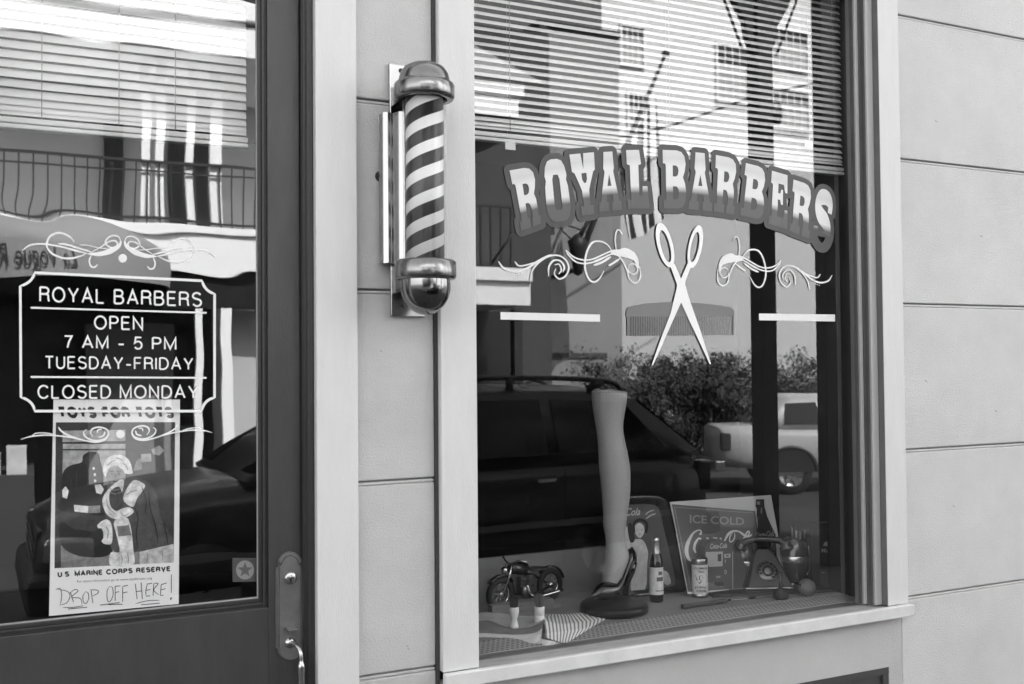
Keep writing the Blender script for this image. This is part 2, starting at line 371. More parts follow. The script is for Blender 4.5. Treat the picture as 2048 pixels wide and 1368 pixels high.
# casings
b = MB(); b.box(dL, dR, YC, .05, 0, 3.45); b.box(-.6, dL-.001, YC, .05, 3.3, 3.45); b.build('door_casing', m_trim, shop, bevel=.003)
b = MB(); b.box(wL, wLi, YC, .10, lipT, 3.45)
b.box(wRi, wR, YC, .05, lipT, 3.45); b.box(wLi+.001, wRi-.001, YC, .10, 3.3, 3.45); b.build('window_casing', m_trim, shop, bevel=.003)
b = MB(); b.box(wL-.010, wL-.001, -.012, .04, 0, 7.2); b.build('painted_gap_strip', m_gap, shop)  # dark strip stands in for the shadow gap left of the casing
k = Marks(lambda x, y: P(x, y, -.0006))
for q in ((812, 1290), (815, 1296), (1905, 1010), (1870, 240), (1960, 470), (1850, 760), (1990, 820), (760, 700)): k.stroke([q, (q[0]+2.2, q[1]+2.5), (q[0]+5, q[1]+4)], 1.2)
tag(k.mb.build('wall_scuff', mat('scuff_grey', .22, .9), shop), kind='stuff')
# ---- window: frame, sill, pane, lettering
win = MB()
gR = X0(1702, GW)                           # glass meets the inner stop
y1 = -.010
win.box(X0(1756, y1), wRi-.0012, y1+.0005, .0295, lipT-.005, 3.45)          # stops, stepping back to the glass
win.box(X0(1744, y1+.014), X0(1756, y1), y1+.014, .0295, lipT-.005, 3.45)
win.box(X0(1728, .030), wRi+.012, .030, .0695, lipT-.01, 3.45)
win.box(X0(1709, .070), wRi+.012, .070, .089, lipT-.01, 3.45)
win.box(wRi-.0012, wRi-.0001, YC+.001, .05, lipT+.0005, 3.45)  # thin dark liner makes the casing's side face darker than its front
win.box(wLi-.06, gR-.001, .066, .130, FZ-.05, FZ+.002)         # bottom rail
win.box(wLi-.06, gR-.001, .066, .130, 3.25, 3.45)
window = win.build('window', m_frame2, shop, bevel=.002)
for q0, q1, yy in ((1743, 1756, y1), (1721, 1727, .026)):
    b = MB(); b.box(X0(q0, yy), X0(q1, yy), yy, yy+.012, lipT+.001, 3.45); b.build('glazing_bead', m_bead, window, bevel=.0025)
b = MB(); b.box(wLi+.0, X0(1720, GW), GW-.012, .16, FZ-.03, FZ+.0025)
# sill top slopes from the lip back to the glass
sill = MB(); xl, xr = wL-.002, X0(1820, -.062)
sill.box(xl, xr, -.062, -.0385, lipB, lipT)
sill.box(wLi+.0, wRi, -.038, -.0385, lipB, lipT) if False else None
sill.build('sill_nosing', m_lip, window, bevel=.004)
b = MB(); x0, x1 = wLi-.001, wRi+.001
b.add([(x0, -.038, lipT-.004), (x1, -.038, lipT-.004), (x1, .0655, FZ+.004), (x0, .0655, FZ+.004), (x0, .0655, lipB), (x1, .0655, lipB), (x1, -.038, lipB), (x0, -.038, lipB)], [(0, 1, 2, 3), (3, 2, 5, 4), (0, 7, 6, 1), (0, 3, 4, 7), (1, 6, 5, 2)])
b.build('sill', m_silltop, window)
def pane(name, x0, x1, z0, z1, Y, fn, m, parent, nx=90, nz=120):
    b = MB(); vs = []
    for j in range(nz+1):
        for i in range(nx+1):
            x = x0+(x1-x0)*i/nx; z = z0+(z1-z0)*j/nz; vs.append((x, Y+fn(x, z), z))
    b.add(vs, [(j*(nx+1)+i, j*(nx+1)+i+1, (j+1)*(nx+1)+i+1, (j+1)*(nx+1)+i) for j in range(nz) for i in range(nx)], True)
    return b.build(name, m, parent)
S = math.sin; PI2 = 2*math.pi
pane('pane', wLi-.05, gR+.001, FZ, 3.3, GW, lambda x, z: 1.1e-5*S(PI2*(x/.7+.3*S(z*3)))+.6e-5*S(PI2*(z/.5+x*.3)), g_win, window)
GO = GW-.0035
def onwin(px, py): return P(px, py, GO)
# arched western lettering
gl = {
 'R': ([(0,1),(.58,1),(.78,.975),(.92,.90),(.97,.77),(.93,.64),(.86,.54),(.93,.44),(.96,.30),(.96,.15),(1.05,.15),(1.05,0),(.62,0),(.62,.15),(.67,.15),(.67,.30),(.62,.38),(.55,.41),(.42,.41),(.42,.15),(.52,.15),(.52,0),(0,0),(0,.15),(.12,.15),(.12,.74),(.08,.77),(0,.77)], [[(.42,.74),(.56,.74),(.64,.71),(.67,.65),(.64,.58),(.56,.55),(.42,.55)]]),
 'B': ([(0,1),(.60,1),(.80,.975),(.93,.90),(.98,.77),(.94,.64),(.86,.54),(.95,.44),(1,.30),(.98,.14),(.86,.03),(.66,0),(0,0),(0,.15),(.12,.15),(.12,.74),(.08,.77),(0,.77)], [[(.42,.74),(.56,.74),(.64,.71),(.67,.65),(.64,.58),(.56,.55),(.42,.55)], [(.42,.38),(.58,.38),(.66,.34),(.68,.27),(.66,.20),(.58,.16),(.42,.16)]]),
 'O': ([(0,.74),(.05,.88),(.17,.97),(.35,1),(.65,1),(.83,.97),(.95,.88),(1,.74),(.95,.66),(1,.56),(1,.22),(.93,.09),(.80,.02),(.62,0),(.38,0),(.20,.02),(.07,.09),(0,.22),(0,.56),(.05,.66)], [[(.34,.68),(.40,.75),(.60,.75),(.66,.68),(.66,.26),(.60,.19),(.40,.19),(.34,.26)]]),
 'Y': ([(0,1),(.44,1),(.50,.74),(.56,1),(1,1),(1,.72),(.92,.69),(.68,.40),(.68,.15),(.84,.15),(.84,0),(.18,0),(.18,.15),(.34,.15),(.34,.40),(.10,.69),(0,.72)], [[(.40,.68),(.62,.68),(.62,.58),(.56,.52),(.47,.52),(.40,.58)]]),
 'A': ([(.24,1),(.70,1),(.74,.72),(.70,.66),(.94,.15),(1.02,.15),(1.02,0),(.58,0),(.58,.15),(.66,.15),(.62,.27),(.36,.27),(.32,.15),(.42,.15),(.42,0),(-.02,0),(-.02,.15),(.06,.15),(.27,.66),(.21,.72)], [[(.49,.62),(.585,.42),(.395,.42)]]),
 'L': ([(.12,1),(.66,1),(.72,.76),(.60,.74),(.58,.22),(.70,.22),(.74,.38),(.94,.38),(1.0,0),(.06,0),(.06,.15),(.22,.15),(.24,.74),(.12,.76)], []),
 'E': ([(0,1),(.98,1),(.98,.66),(.84,.66),(.76,.80),(.44,.80),(.44,.62),(.56,.62),(.62,.70),(.72,.70),(.72,.42),(.62,.42),(.56,.50),(.44,.50),(.44,.18),(.74,.18),(.84,.34),(.98,.34),(.98,0),(0,0),(0,.15),(.12,.15),(.12,.74),(.08,.77),(0,.77)], []),
}
def ribbon_poly(path, w):
    p = catmull([Vector(q) for q in path], 5); l, r_ = [], []
    for i, q in enumerate(p):
        d = (p[min(i+1, len(p)-1)]-p[max(i-1, 0)]).normalized(); n = Vector((-d.y, d.x))
        ww = w*(.42+.58*abs(math.sin(math.pi*(.12+.76*i/(len(p)-1)))))
        l.append(q+n*ww/2); r_.append(q-n*ww/2)
    return [(q.x, q.y) for q in l+r_[::-1]]
gl['S'] = (ribbon_poly([(.86, .62), (.86, .80), (.66, .90), (.34, .88), (.20, .72), (.34, .56), (.66, .44), (.80, .28), (.66, .12), (.36, .10), (.16, .20), (.14, .32)], .34), [])
def cw(x, y): return (940+.3809*x, 270+.381*y)
cells = [('R',(198,188),(345,163),(262,505),(372,465)),('O',(376,132),(500,122),(398,462),(545,448)),('Y',(512,104),(657,90),(562,428),(672,412)),
 ('A',(668,92),(782,84),(672,402),(800,392)),('L',(795,80),(935,78),(812,388),(950,386)),('B',(1002,78),(1140,84),(1008,385),(1140,388)),
 ('A',(1150,88),(1268,100),(1140,388),(1275,402)),('R',(1282,104),(1412,128),(1272,400),(1385,418)),('B',(1440,146),(1560,176),(1408,420),(1545,452)),
 ('E',(1578,186),(1672,214),(1558,462),(1672,498)),('R',(1690,232),(1802,268),(1668,500),(1780,545)),('S',(1805,285),(1912,315),(1790,560),(1895,590))]
m_shade, t_, b_ = nmat('shade_lettering'); gray(t_, mth(t_, 'ADD', .062, 0.0), b_.inputs['Base Color']); b_.inputs['Roughness'].default_value = .5
m_let, t_, b_ = nmat('faded_lettering')
at = t_.nodes.new('ShaderNodeAttribute'); at.attribute_name = 'fade'
cr = t_.nodes.new('ShaderNodeValToRGB'); e = cr.color_ramp.elements; e[0].position = .27; e[0].color = (.095,)*3+(1,); e[1].position = .39; e[1].color = (.72,)*3+(1,)
for p_, c_ in ((.72, .74), (.86, .60), (1.0, .66)):
    q = cr.color_ramp.elements.new(p_); q.color = (c_, c_, c_, 1)
t_.links.new(at.outputs['Fac'], cr.inputs[0]); t_.links.new(cr.outputs[0], b_.inputs['Base Color']); b_.inputs['Roughness'].default_value = .45
sh = Marks(onwin); fc = MB()
for i, (ch, TL, TR, BL, BR) in enumerate(cells):
    TL, TR, BL, BR = [Vector((p.x, p.z)) for p in (onwin(*cw(*q)) for q in (TL, TR, BL, BR))]
    def mp(u, v, TL=TL, TR=TR, BL=BL, BR=BR):
        u = .5+(u-.5)*.89; return (BL*(1-u)+BR*u)*(1-v)+(TL*(1-u)+TR*u)*v
    outer, holes = gl[ch]
    s2 = Marks(lambda a, c: Vector((a, GO, c))); s2.k = i*6; s2.mb = sh.mb
    pts = [mp(*q) for q in outer]; s2.poly([(q.x, q.y) for q in pts])
    # thick rounded shade round the letter
    wv = .036
    s2.k += 1
    for a, c in zip(pts, pts[1:]+pts[:1]):
        d = (c-a)
        if d.length < 1e-6: continue
        n = Vector((-d.y, d.x)).normalized()*wv/2*1.15
        s2.k += .04
        s2.mb.add([s2._p(q) for q in (a+n, a-n, c-n, c+n)], [(0, 1, 2, 3)])
        s2.k += .04; s2.disc((c.x, c.y), wv/2*1.15, n=14); s2.k -= 1
    # face, cut in horizontal bands so that the paint fade follows the letter
    loops = [outer]+holes
    bm = bmesh.new()
    allp = []; 
    flat = [q for l in loops for q in l]; tri = tessellate_polygon([[Vector((a, c, 0)) for a, c in l] for l in loops])
    bv = [bm.verts.new((a, c, 0)) for a, c in flat]
    for t in tri:
        try: bm.faces.new([bv[k] for k in t])
        except ValueError: pass
    for v in [.1*k for k in range(1, 10)]+[.25, .35, .45]:
        bmesh.ops.bisect_plane(bm, geom=bm.verts[:]+bm.edges[:]+bm.faces[:], plane_co=(0, v, 0), plane_no=(0, 1, 0))
    bm.verts.ensure_lookup_table(); bm.verts.index_update(); base = len(fc.v)
    vs = []
    for v in bm.verts:
        q = mp(v.co.x, v.co.y); vs.append((q.x, GO-.0022-i*2e-5, q.y)); fc.fade[base+v.index] = v.co.y
    fc.add(vs, [[q.index for q in f.verts] for f in bm.faces]); bm.free()
sh.mb.build('lettering_shade', m_shade, window)
tag(fc.build('lettering', m_let, window), 'arched white western letters reading ROYAL BARBERS')
# scissors, comb, bars, scrolls
def c5(x, y): return (1200+.2339*x, 440+.2339*y)
def P5(l): return [c5(*q) for q in l]
def ell(c, rx, ry, rot, n=40): 
    a = R(rot); return [(c[0]+rx*math.cos(t)*math.cos(a)-ry*math.sin(t)*math.sin(a), c[1]+rx*math.cos(t)*math.sin(a)+ry*math.sin(t)*math.cos(a)) for t in [PI2*i/n for i in range(n)]]
k = Marks(onwin); k.k = 130
k.poly(P5(ell((553, 215), 66, 196, -14)), [P5(ell((556, 225), 38, 140, -14))])
k.poly(P5(ell((811, 228), 58, 186, 11)), [P5(ell((806, 232), 33, 130, 11))])
k.poly(P5([(596, 390), (632, 372), (690, 505), (722, 560), (722, 605), (690, 640), (655, 590), (655, 552)]))
k.poly(P5([(745, 372), (776, 400), (728, 520), (725, 560), (726, 605), (690, 640), (655, 600), (655, 560), (690, 500)]))
k.poly(P5([(655, 570), (726, 570), (722, 610), (690, 705), (600, 905), (452, 1238), (438, 1243), (500, 1060), (600, 800)]))
k.poly(P5([(652, 590), (655, 560), (728, 560), (742, 620), (790, 760), (860, 960), (946, 1232), (934, 1232), (850, 1050), (760, 860), (690, 705)]))
k.mb.build('scissors_mark', mat('bright_white_paint', .86, .4), window)
k = Marks(onwin); k.k = 4
k.poly(P5([(222, 825), (226, 775), (240, 748), (300, 728), (400, 713), (560, 702), (690, 700), (800, 706), (930, 718), (1060, 736), (1120, 750), (1145, 775), (1150, 825)]))
for i in range(62):
    x = 232+i*14.75; wd = 8.6 if 0 < i < 61 else 14
    k.poly(P5([(x, 824), (x+wd, 824), (x+wd, 992-i*.12), (x, 992-i*.12)]))
k.mb.build('comb_mark', mat('grey_comb_paint', .17, .5), window)
k = Marks(onwin); k.k = 4
k.poly([(1001, 624), (1200, 629), (1200, 643.5), (1001, 639)]); k.mb.build('bar_mark', m_white, window)
k = Marks(onwin); k.k = 4; k.poly([(1518, 627), (1670, 629), (1670, 643), (1518, 640.5)]); k.mb.build('bar_mark', m_white, window)
def c3(x, y): return (1400+.1974*x, 330+.1974*y)
XM = (onwin(995, 545).x+onwin(1664, 560).x)/2; XM = onwin(1360, 600).x
def mirf(px, py):
    p = onwin(px, py); return Vector((2*XM-p.x, p.y, p.z))
right = [([(430, 935), (470, 880), (525, 857), (595, 872), (645, 960), (668, 1090), (645, 1200), (600, 1240), (550, 1210), (505, 1130)], 16),
 ([(195, 1080), (210, 1010), (250, 955), (310, 925), (360, 935)], [14, 40, 70, 60, 40]), ([(230, 1000), (300, 960), (380, 950), (440, 960)], [20, 60, 60, 20]), ([(330, 915), (420, 930), (500, 972), (600, 1028), (680, 1043), (760, 1022), (820, 965)], 14),
 ([(400, 945), (480, 990), (560, 1040), (660, 1074), (740, 1066), (800, 1010), (822, 968)], 14), ([(182, 1060), (176, 1150), (200, 1208), (240, 1222), (282, 1185), (298, 1110), (345, 1010), (400, 955)], 15),
 (ell((246, 1090), 44, 50, 0, 14), 13), ([(360, 1000), (430, 1055), (465, 1078)], 18), ([(440, 990), (520, 1050), (595, 1086)], 20), ([(392, 930), (400, 830), (388, 750), (362, 727), (335, 765)], 12), ([(420, 960), (520, 1010), (610, 1060)], 10),
 ([(1110, 1270), (1092, 1180), (1040, 1100), (960, 1037), (880, 1022), (822, 1060), (802, 1130), (828, 1200), (880, 1232), (918, 1190), (905, 1140)], 14), ([(850, 1170), (838, 1120), (868, 1070), (920, 1070), (960, 1130), (965, 1215)], 15), ([(885, 1190), (862, 1150), (880, 1100), (915, 1110)], 12),
 ([(900, 1022), (960, 1032), (1050, 1092), (1130, 1158), (1220, 1192), (1300, 1172), (1338, 1115)], 17), ([(1050, 1092), (1130, 1128), (1190, 1140), (1220, 1105)], 13)]
for fn in (onwin, mirf):
    k = Marks(fn); k.k = 4
    for pts, wd in right:
        wd = [q*.1974 for q in wd] if isinstance(wd, list) else wd*.1974
        k.stroke([c3(*q) for q in pts], wd, k=6)
    for q in ((1170, 1203), (1190, 1211), (1210, 1219)): k.disc(c3(*q), 1.1, n=8)
    k.mb.build('scroll_mark', m_white, window)
# ------------------------------------------------------------------ door
dg = X0(515, GD)                            # right edge of the glass
db = P(515, 1196, GD).z                     # bottom edge of the glass
yD = .028
fx = X0(606, 0.0)
b = MB(); b.box(fx, dL-.001, .0, .06, 0, 3.3); b.box(-.62, fx, .0, .06, 3.1, 3.3); b.box(fx+.010, fx+.015, -.006, .0, 0, 3.1); b.box(dL-.02, dL-.0015, -.012, -.0005, 0, 3.3)
b.build('door_frame', m_door2, shop, bevel=.002)
x0 = -.52; z1 = 2.95
b = MB(); b.box(dg+.026, fx-.002, yD, .07, .03, z1); b.box(x0+.12, dg+.026, yD, .07, db-.26, db-.026) 
b.box(x0, x0+.12, yD, .07, .03, z1); b.box(x0+.12, dg+.026, yD, .07, z1-.1, z1); b.box(x0+.12, dg+.026, yD, .07, .03, .12)
b.box(x0+.12, dg+.026, yD+.014, .062, .12, db-.26)
door = b.build('door', m_door, shop, bevel=.002)
b = MB()
for i, (w0, w1, yy) in enumerate(((0, .011, .046), (.011, .019, .036), (.019, .026, .041))):
    b.box(dg+w0, dg+w1, yy, .075, db-w0*0-.026, z1-.1); b.box(x0+.12, dg+w0, yy, .075, db-w1, db-w0-.0002)
for i, (w0, w1, yy) in enumerate(((0, .012, yD+.006), (.012, .02, yD+.001))):
    b.box(dg+.026-w1, dg+.026-w0, yy, .07, .12, db-.26-w0); b.box(x0+.12, dg+.026-w1, yy, .07, db-.26-w1, db-.26-w0)
b.build('door_moulding', m_door2, door, bevel=.0015)
b = MB(); b.box(dg-.0035, dg-.0003, GD-.004, GD+.002, db, z1-.1); b.box(x0+.12, dg-.0035, GD-.004, GD+.002, db+.0003, db+.004); b.build('putty_line', mat('putty', .35, .6), door)
pane('door_pane', x0+.12, dg+.001, db-.002, z1-.1, GD, lambda x, z: 7e-5*S(PI2*(x/.47+.36*S(PI2*z/.71+3*x)+.16*S(PI2*z/.27+1+5*x)))+4.5e-5*S(PI2*(z/.36+.5*x+.2*S(9*x))), g_door, door, 110, 220)
DO = GD-.0035
def ondoor(px, py): return P(px, py, DO)
def c2(x, y): return (.2997*x, 450+.2997*y)
def Q(txt, l, w=.125, gap=.17):
    k = Marks(ondoor); k.k = 4; k.sans(txt, *[c2(*q) for q in l], w=w, gap=gap); tag(k.mb.build('door_lettering', m_white, door), 'white capitals reading '+txt)
Q('ROYAL BARBERS', [(262, 408), (1348, 448), (262, 514), (1348, 548)])
Q('OPEN', [(627, 602), (955, 612), (627, 698), (955, 703)]); Q('7 AM - 5 PM', [(425, 735), (1178, 750), (425, 823), (1178, 836)])
Q('TUESDAY-FRIDAY', [(298, 872), (1290, 885), (298, 961), (1290, 969)]); Q('CLOSED MONDAY', [(250, 1066), (1325, 1070), (250, 1161), (1325, 1159)])
k = Marks(ondoor); k.k = 4
def arcq(a, c, ctr, n=8):      # concave corner through a and c bulging towards the middle point
    return [((1-t)**2*a[0]+2*t*(1-t)*ctr[0]+t*t*c[0], (1-t)**2*a[1]+2*t*(1-t)*ctr[1]+t*t*c[1]) for t in [i/n for i in range(n+1)]]
loop = arcq((135, 408), (232, 318), (215, 385))+arcq((1348, 372), (1432, 460), (1365, 440))+arcq((1432, 1152), (1345, 1242), (1362, 1165))+arcq((232, 1242), (140, 1150), (222, 1172))
k.stroke([c2(*q) for q in loop], 5.2, smooth=False, taper=False, closed=True)
k.stroke([c2(205, 552), c2(1378, 586)], 3.6, taper=False); k.stroke([c2(205, 1014), c2(1378, 1020)], 3.6, taper=False)
k.mb.build('sign_border', m_white, door)
def c1(x, y): return (.1465*x, 400+.1465*y)
top = [([(1015, 575), (950, 500), (820, 450), (700, 482), (648, 560), (642, 640), (710, 730), (840, 788), (960, 797), (1080, 772), (1170, 735)], 26),
 ([(305, 690), (400, 620), (520, 600), (650, 606), (850, 642), (1050, 692), (1220, 740)], 22), ([(790, 598), (900, 606), (1080, 660), (1260, 715)], 24), ([(850, 640), (1000, 690), (1200, 735)], 10),
 ([(1080, 612), (1200, 620), (1330, 650), (1480, 668)], 12), ([(1210, 735), (1350, 738), (1500, 700), (1620, 630), (1652, 560)], [20, 60, 75, 50, 20]), ([(1652, 570), (1620, 505), (1545, 487), (1470, 520), (1438, 590), (1500, 645), (1570, 642), (1604, 600), (1570, 558), (1480, 572), (1380, 640), (1250, 712)], 20),
 ([(1250, 745), (1220, 830), (1240, 900), (1290, 917), (1332, 880)], 22)]
def c7(x, y): return (90+.1462*x, 800+.1462*y)
bot = [([(572, 402), (530, 440), (552, 500), (640, 548), (740, 552), (830, 520), (868, 460), (840, 400), (740, 372), (650, 395), (625, 450), (660, 505)], 22), ([(820, 430), (800, 485), (730, 512)], 22), ([(715, 450), (725, 410), (780, 400)], 18),
 ([(880, 470), (820, 545), (700, 576), (560, 558), (400, 520), (200, 492), (0, 480), (-200, 500), (-330, 540)], 20), ([(180, 370), (230, 430), (330, 488), (500, 545)], 22), ([(130, 470), (0, 452), (-120, 455), (-180, 490)], 14)]
for grp, cf, cxx in ((top, c1, 1675), (bot, c7, 1030)):
    XD = ondoor(*cf(cxx, 500)).x
    for fn in (ondoor, lambda px, py, XD=XD: Vector((2*XD-ondoor(px, py).x, DO, ondoor(px, py).z))):
        k = Marks(fn); k.k = 6
        for pts, wd in grp:
            sc_ = .1465; k.stroke([cf(*q) for q in pts], [q*sc_ for q in wd] if isinstance(wd, list) else wd*sc_, k=6)
        k.mb.build('door_scroll', m_white, door)
for q_ in (c1(1675, 795), c7(1030, 467)): k = Marks(ondoor); k.k = 4; k.disc(q_, 8.6); k.mb.build('door_dot', m_white, door)
# lock plate and pull handle
def c6(x, y): return (480+.2324*x, 1050+.2324*y)
def pl(x, y, Y): p = P(*c6(x, y), Y); return (p.x, p.z)
yp = yD-.006
def plate(gx, gy=0):
    o = [(325+gx, 1058), (325+gx, 372), (345+gx, 360)]+[(433+(92-gx)*-math.cos(t), 345-(98-gx)*math.sin(t)) for t in [math.pi*i/14 for i in range(1, 14)]]+[(520-gx, 360), (540-gx, 372), (540-gx, 1058), (520-gx, 1070)]
    o += [(433+(92-gx)*math.cos(t), 1070+(75-gx)*math.sin(t)) for t in [math.pi*i/14 for i in range(1, 14)]]+[(345+gx, 1070)]
    return [pl(x, y, yp) for x, y in o]
b = MB(); b.prism(plate(-16), yD-.004, yD-.0002); b.prism(plate(0), yD-.009, yD-.0041); hp = b.build('handle_plate', m_brass, door, bevel=.0012)
k = Marks(lambda x, y: P(x, y, yD-.0095)); k.stroke([c6(338, 1050), c6(338, 380), c6(352, 345), c6(380, 290), c6(433, 262), c6(485, 290), c6(512, 345), c6(524, 380), c6(524, 1050)], 1.3, taper=False); k.mb.build('plate_bead', m_brass2, door)
c = P(*c6(430, 452), yp); b = MB(); b.lathe([(.0, -.014), (.016, -.014), (.0185, -.011), (.019, -.003)], (c.x, yp, c.z), axis='Y'); b.build('lock_cylinder', m_brass2, door)
b = MB(); b.box(c.x-.002, c.x+.002, yp-.0155, yp-.0142, c.z-.011, c.z-.002); b.lathe([(0, -.0158), (.0035, -.0158), (.0035, -.0141)], (c.x, yp, c.z-.0015), axis='Y', n=12); b.build('keyhole', m_black, door)
c = P(*c6(450, 895), yp-.03); b = MB(); b.box(c.x-.015, c.x+.015, yp-.045, yp-.003, c.z-.003, c.z+.002); b.box(c.x-.005, c.x+.005, yp-.02, yp-.002, c.z-.02, c.z-.003); b.build('thumb_latch', m_brass, door, bevel=.0015)
h0 = P(*c6(432, 1012), yp)
pts = catmull([h0+Vector((0, 0, 0)), h0+Vector((.006, -.03, .002)), h0+Vector((.016, -.055, -.012)), h0+Vector((.018, -.062, -.04)), h0+Vector((.018, -.062, -.07)), h0+Vector((.018, -.062, -.19)), h0+Vector((.016, -.055, -.225)), h0+Vector((0, -.02, -.24)), h0+Vector((0, 0, -.24))], 6)
rr = []
for i, q in enumerate(pts):
    dz = h0.z-q.z; base = .0062
    if .045 < dz < .20: base = .0062+.005*math.exp(-((dz-.058)/.010)**2)+.0035*(1 if .066 < dz < .185 else 0)
    rr.append(base)
b = MB(); b.tube(pts, rr, 16); b.lathe([(.0, -.012), (.012, -.010), (.017, -.002), (.018, 0)], (h0.x, yp, h0.z), axis='Y'); b.build('door_pull', m_brass2, door)
# ------------------------------------------------------------------ shop interior and the rest of the building
b = MB(); X1, Y1 = 9.3, 5.5
b.box(-8.9, X1, Y1, Y1+.1, 0, 7.2); b.box(-9, -8.9, .3, Y1, 0, 7.2); b.box(X1, X1+.1, .3, Y1, 0, 7.2); b.box(-8.9, X1, .31, Y1, 3.6, 3.7); b.box(-9, X1+.1, .06, Y1+.1, 7.2, 7.3); b.box(-8.9, X1, .08, Y1, -.05, .02)
b.build('interior', m_room, shop)
b = MB(); b.box(wLi-.3, gR+.10, .131, .60, FZ-.02, FZ); 
# stage floor of the display, deeper at the back
b.box(wLi-.3, gR+.10, .60, .95, FZ-.02, FZ-.0005); df = b.build('display_floor', m_floor, shop)
b = MB(); b.box(gR+.101, gR+.14, .131, .94, FZ-.02, 3.3); b.build('display_side', mat('dark_display_side', .015, .8), shop)
bt = P(960, 1118, .80).z; b = MB(); b.box(wLi-.3, P(1246, 1095, .8).x, .80, .82, FZ, bt); b.build('display_board', m_board, shop)
# expanded metal strip at the front of the floor
m_mesh, t_, b_ = nmat('metal_mesh'); x_, y_, z_ = objxyz(t_)[0:3]
u = mth(t_, 'FRACT', mth(t_, 'MULTIPLY', x_, 70.0)); 
row = mth(t_, 'FLOOR', mth(t_, 'MULTIPLY', y_, 52.0)); off = mth(t_, 'MULTIPLY', mth(t_, 'MODULO', row, 2.0), .5)
u = mth(t_, 'FRACT', mth(t_, 'ADD', mth(t_, 'MULTIPLY', x_, 52.0), off)); v = mth(t_, 'FRACT', mth(t_, 'MULTIPLY', y_, 52.0))
du = mth(t_, 'ABSOLUTE', mth(t_, 'SUBTRACT', u, .5)); dv = mth(t_, 'ABSOLUTE', mth(t_, 'SUBTRACT', v, .5))
hole = mth(t_, 'LESS_THAN', mth(t_, 'ADD', mth(t_, 'MULTIPLY', du, .8), dv), .37)
gray(t_, mth(t_, 'MULTIPLY_ADD', hole, -.30, .36), b_.inputs['Base Color']); b_.inputs['Roughness'].default_value = .5
bm_ = t_.nodes.new('ShaderNodeBump'); bm_.inputs['Distance'].default_value = .003; bm_.invert = True; t_.links.new(hole, bm_.inputs['Height']); t_.links.new(bm_.outputs[0], b_.inputs['Normal'])
b = MB(); b.box(wLi-.02, gR+.0, .132, .285, FZ+.0005, FZ+.003); b.build('metal_mesh', m_mesh, shop)
# ------------------------------------------------------------------ barber pole
T = thing('barber_pole', 'chrome capped barber pole with striped cylinder between door and window', 'barber pole', (1.07, 0, P(850, 640, -.17).z))
ax, ay = 1.07, -.17
def pz(py): return P(850, py, ay).z
zt0, zt1, zb0, zb1, zend = pz(126), pz(198), pz(522), pz(560), pz(630)
zc1 = pz(168)
b = MB(); b.box(ax-.058, ax+.058, -.014, -.0005, P(800, 634, -.01).z, P(800, 129, -.01).z); b.build('back_plate', m_satin, T, bevel=.003)
for q_ in (142, 610): b = MB(); b.lathe([(.0, -.006), (.006, -.005), (.008, 0)], (ax-.02, -.014, P(800, q_, -.01).z), axis='Y', n=14); b.build('screw', m_black, T)
b = MB(); w_ = .095
sec = [(ax-w_, -.016), (ax-w_, -.055), (ax-w_+.012, -.066), (ax-w_+.022, -.066), (ax-w_+.028, -.056), (ax-w_+.034, -.056), (ax-w_+.042, -.085), (ax-w_+.054, -.10), (ax+w_-.054, -.10), (ax+w_-.042, -.085), (ax+w_-.03, -.06), (ax+w_, -.05), (ax+w_, -.016)]
b.prism(sec, zb0+.002, pz(214), plane='XY'); b.build('housing', m_satin, T, bevel=.004, seg=3)
m_str, t_, b_ = nmat('barber_stripe'); x_, y_, z_ = objxyz(t_)[0:3]
angl = mth(t_, 'ARCTAN2', mth(t_, 'ADD', y_, -ay), x_)
ph = mth(t_, 'SUBTRACT', mth(t_, 'DIVIDE', z_, .1500), mth(t_, 'DIVIDE', angl, PI2))
fr2 = mth(t_, 'FRACT', mth(t_, 'ADD', mth(t_, 'MULTIPLY', ph, 2.0), 10.3)); dk = mth(t_, 'LESS_THAN', fr2, .54)
alt = mth(t_, 'FRACT', mth(t_, 'ADD', ph, 10.15)); red = mth(t_, 'LESS_THAN', alt, .5)
dc = mth(t_, 'MULTIPLY_ADD', red, .014, .010)
gray(t_, mth(t_, 'ADD', mth(t_, 'MULTIPLY', mth(t_, 'SUBTRACT', 1.0, dk), .72), mth(t_, 'MULTIPLY', dk, dc)), b_.inputs['Base Color']); b_.inputs['Roughness'].default_value = .35
b = MB(); b.lathe([(.0, zb1), (.058, zb1), (.058, zt1+.0), (0, zt1)], (ax, ay, 0), n=48); b.build('striped_cylinder', m_str, T)
b = MB(); b.lathe([(.0665, zb0-.004), (.0665, zt1+.004)], (ax, ay, 0), n=64); b.build('glass_tube', g_tube, T)
b = MB(); H = zt0-zc1
b.lathe([(.070, zt1-.004), (.088, zt1-.002), (.0925, zt1+.006), (.0925, zc1-.008), (.089, zc1-.001), (.080, zc1), (.079, zc1+H*.12), (.074, zc1+H*.45), (.062, zc1+H*.75), (.040, zc1+H*.93), (.018, zc1+H*.985), (0, zc1+H)], (ax, ay, 0), n=64)
b.box(ax-.05, ax+.05, ay+.04, -.013, zc1-.035, zc1+.02); b.build('top_cap', m_cap, T)
b = MB(); b.lathe([(.06, zb0+.002), (.086, zb0+.002), (.0935, zb0-.004), (.0935, zb1+.010), (.090, zb1+.002), (.078, zb1)], (ax, ay, 0), n=64); b.box(ax-.05, ax+.05, ay+.04, -.013, zb1-.03, zb0-.001); b.build('bottom_collar', m_cap, T)
b = MB(); rb = .0765; hh = zb1-zend
b.lathe([(rb, zb1+.001)]+[(rb*math.cos(t), zb1-.018-(hh-.018)*math.sin(t)) for t in [math.pi/2*i/14 for i in range(15)]], (ax, ay, 0), n=64); b.build('bottom_dome', mat('dark_chrome_dome', .24, .12, 1.0), T)
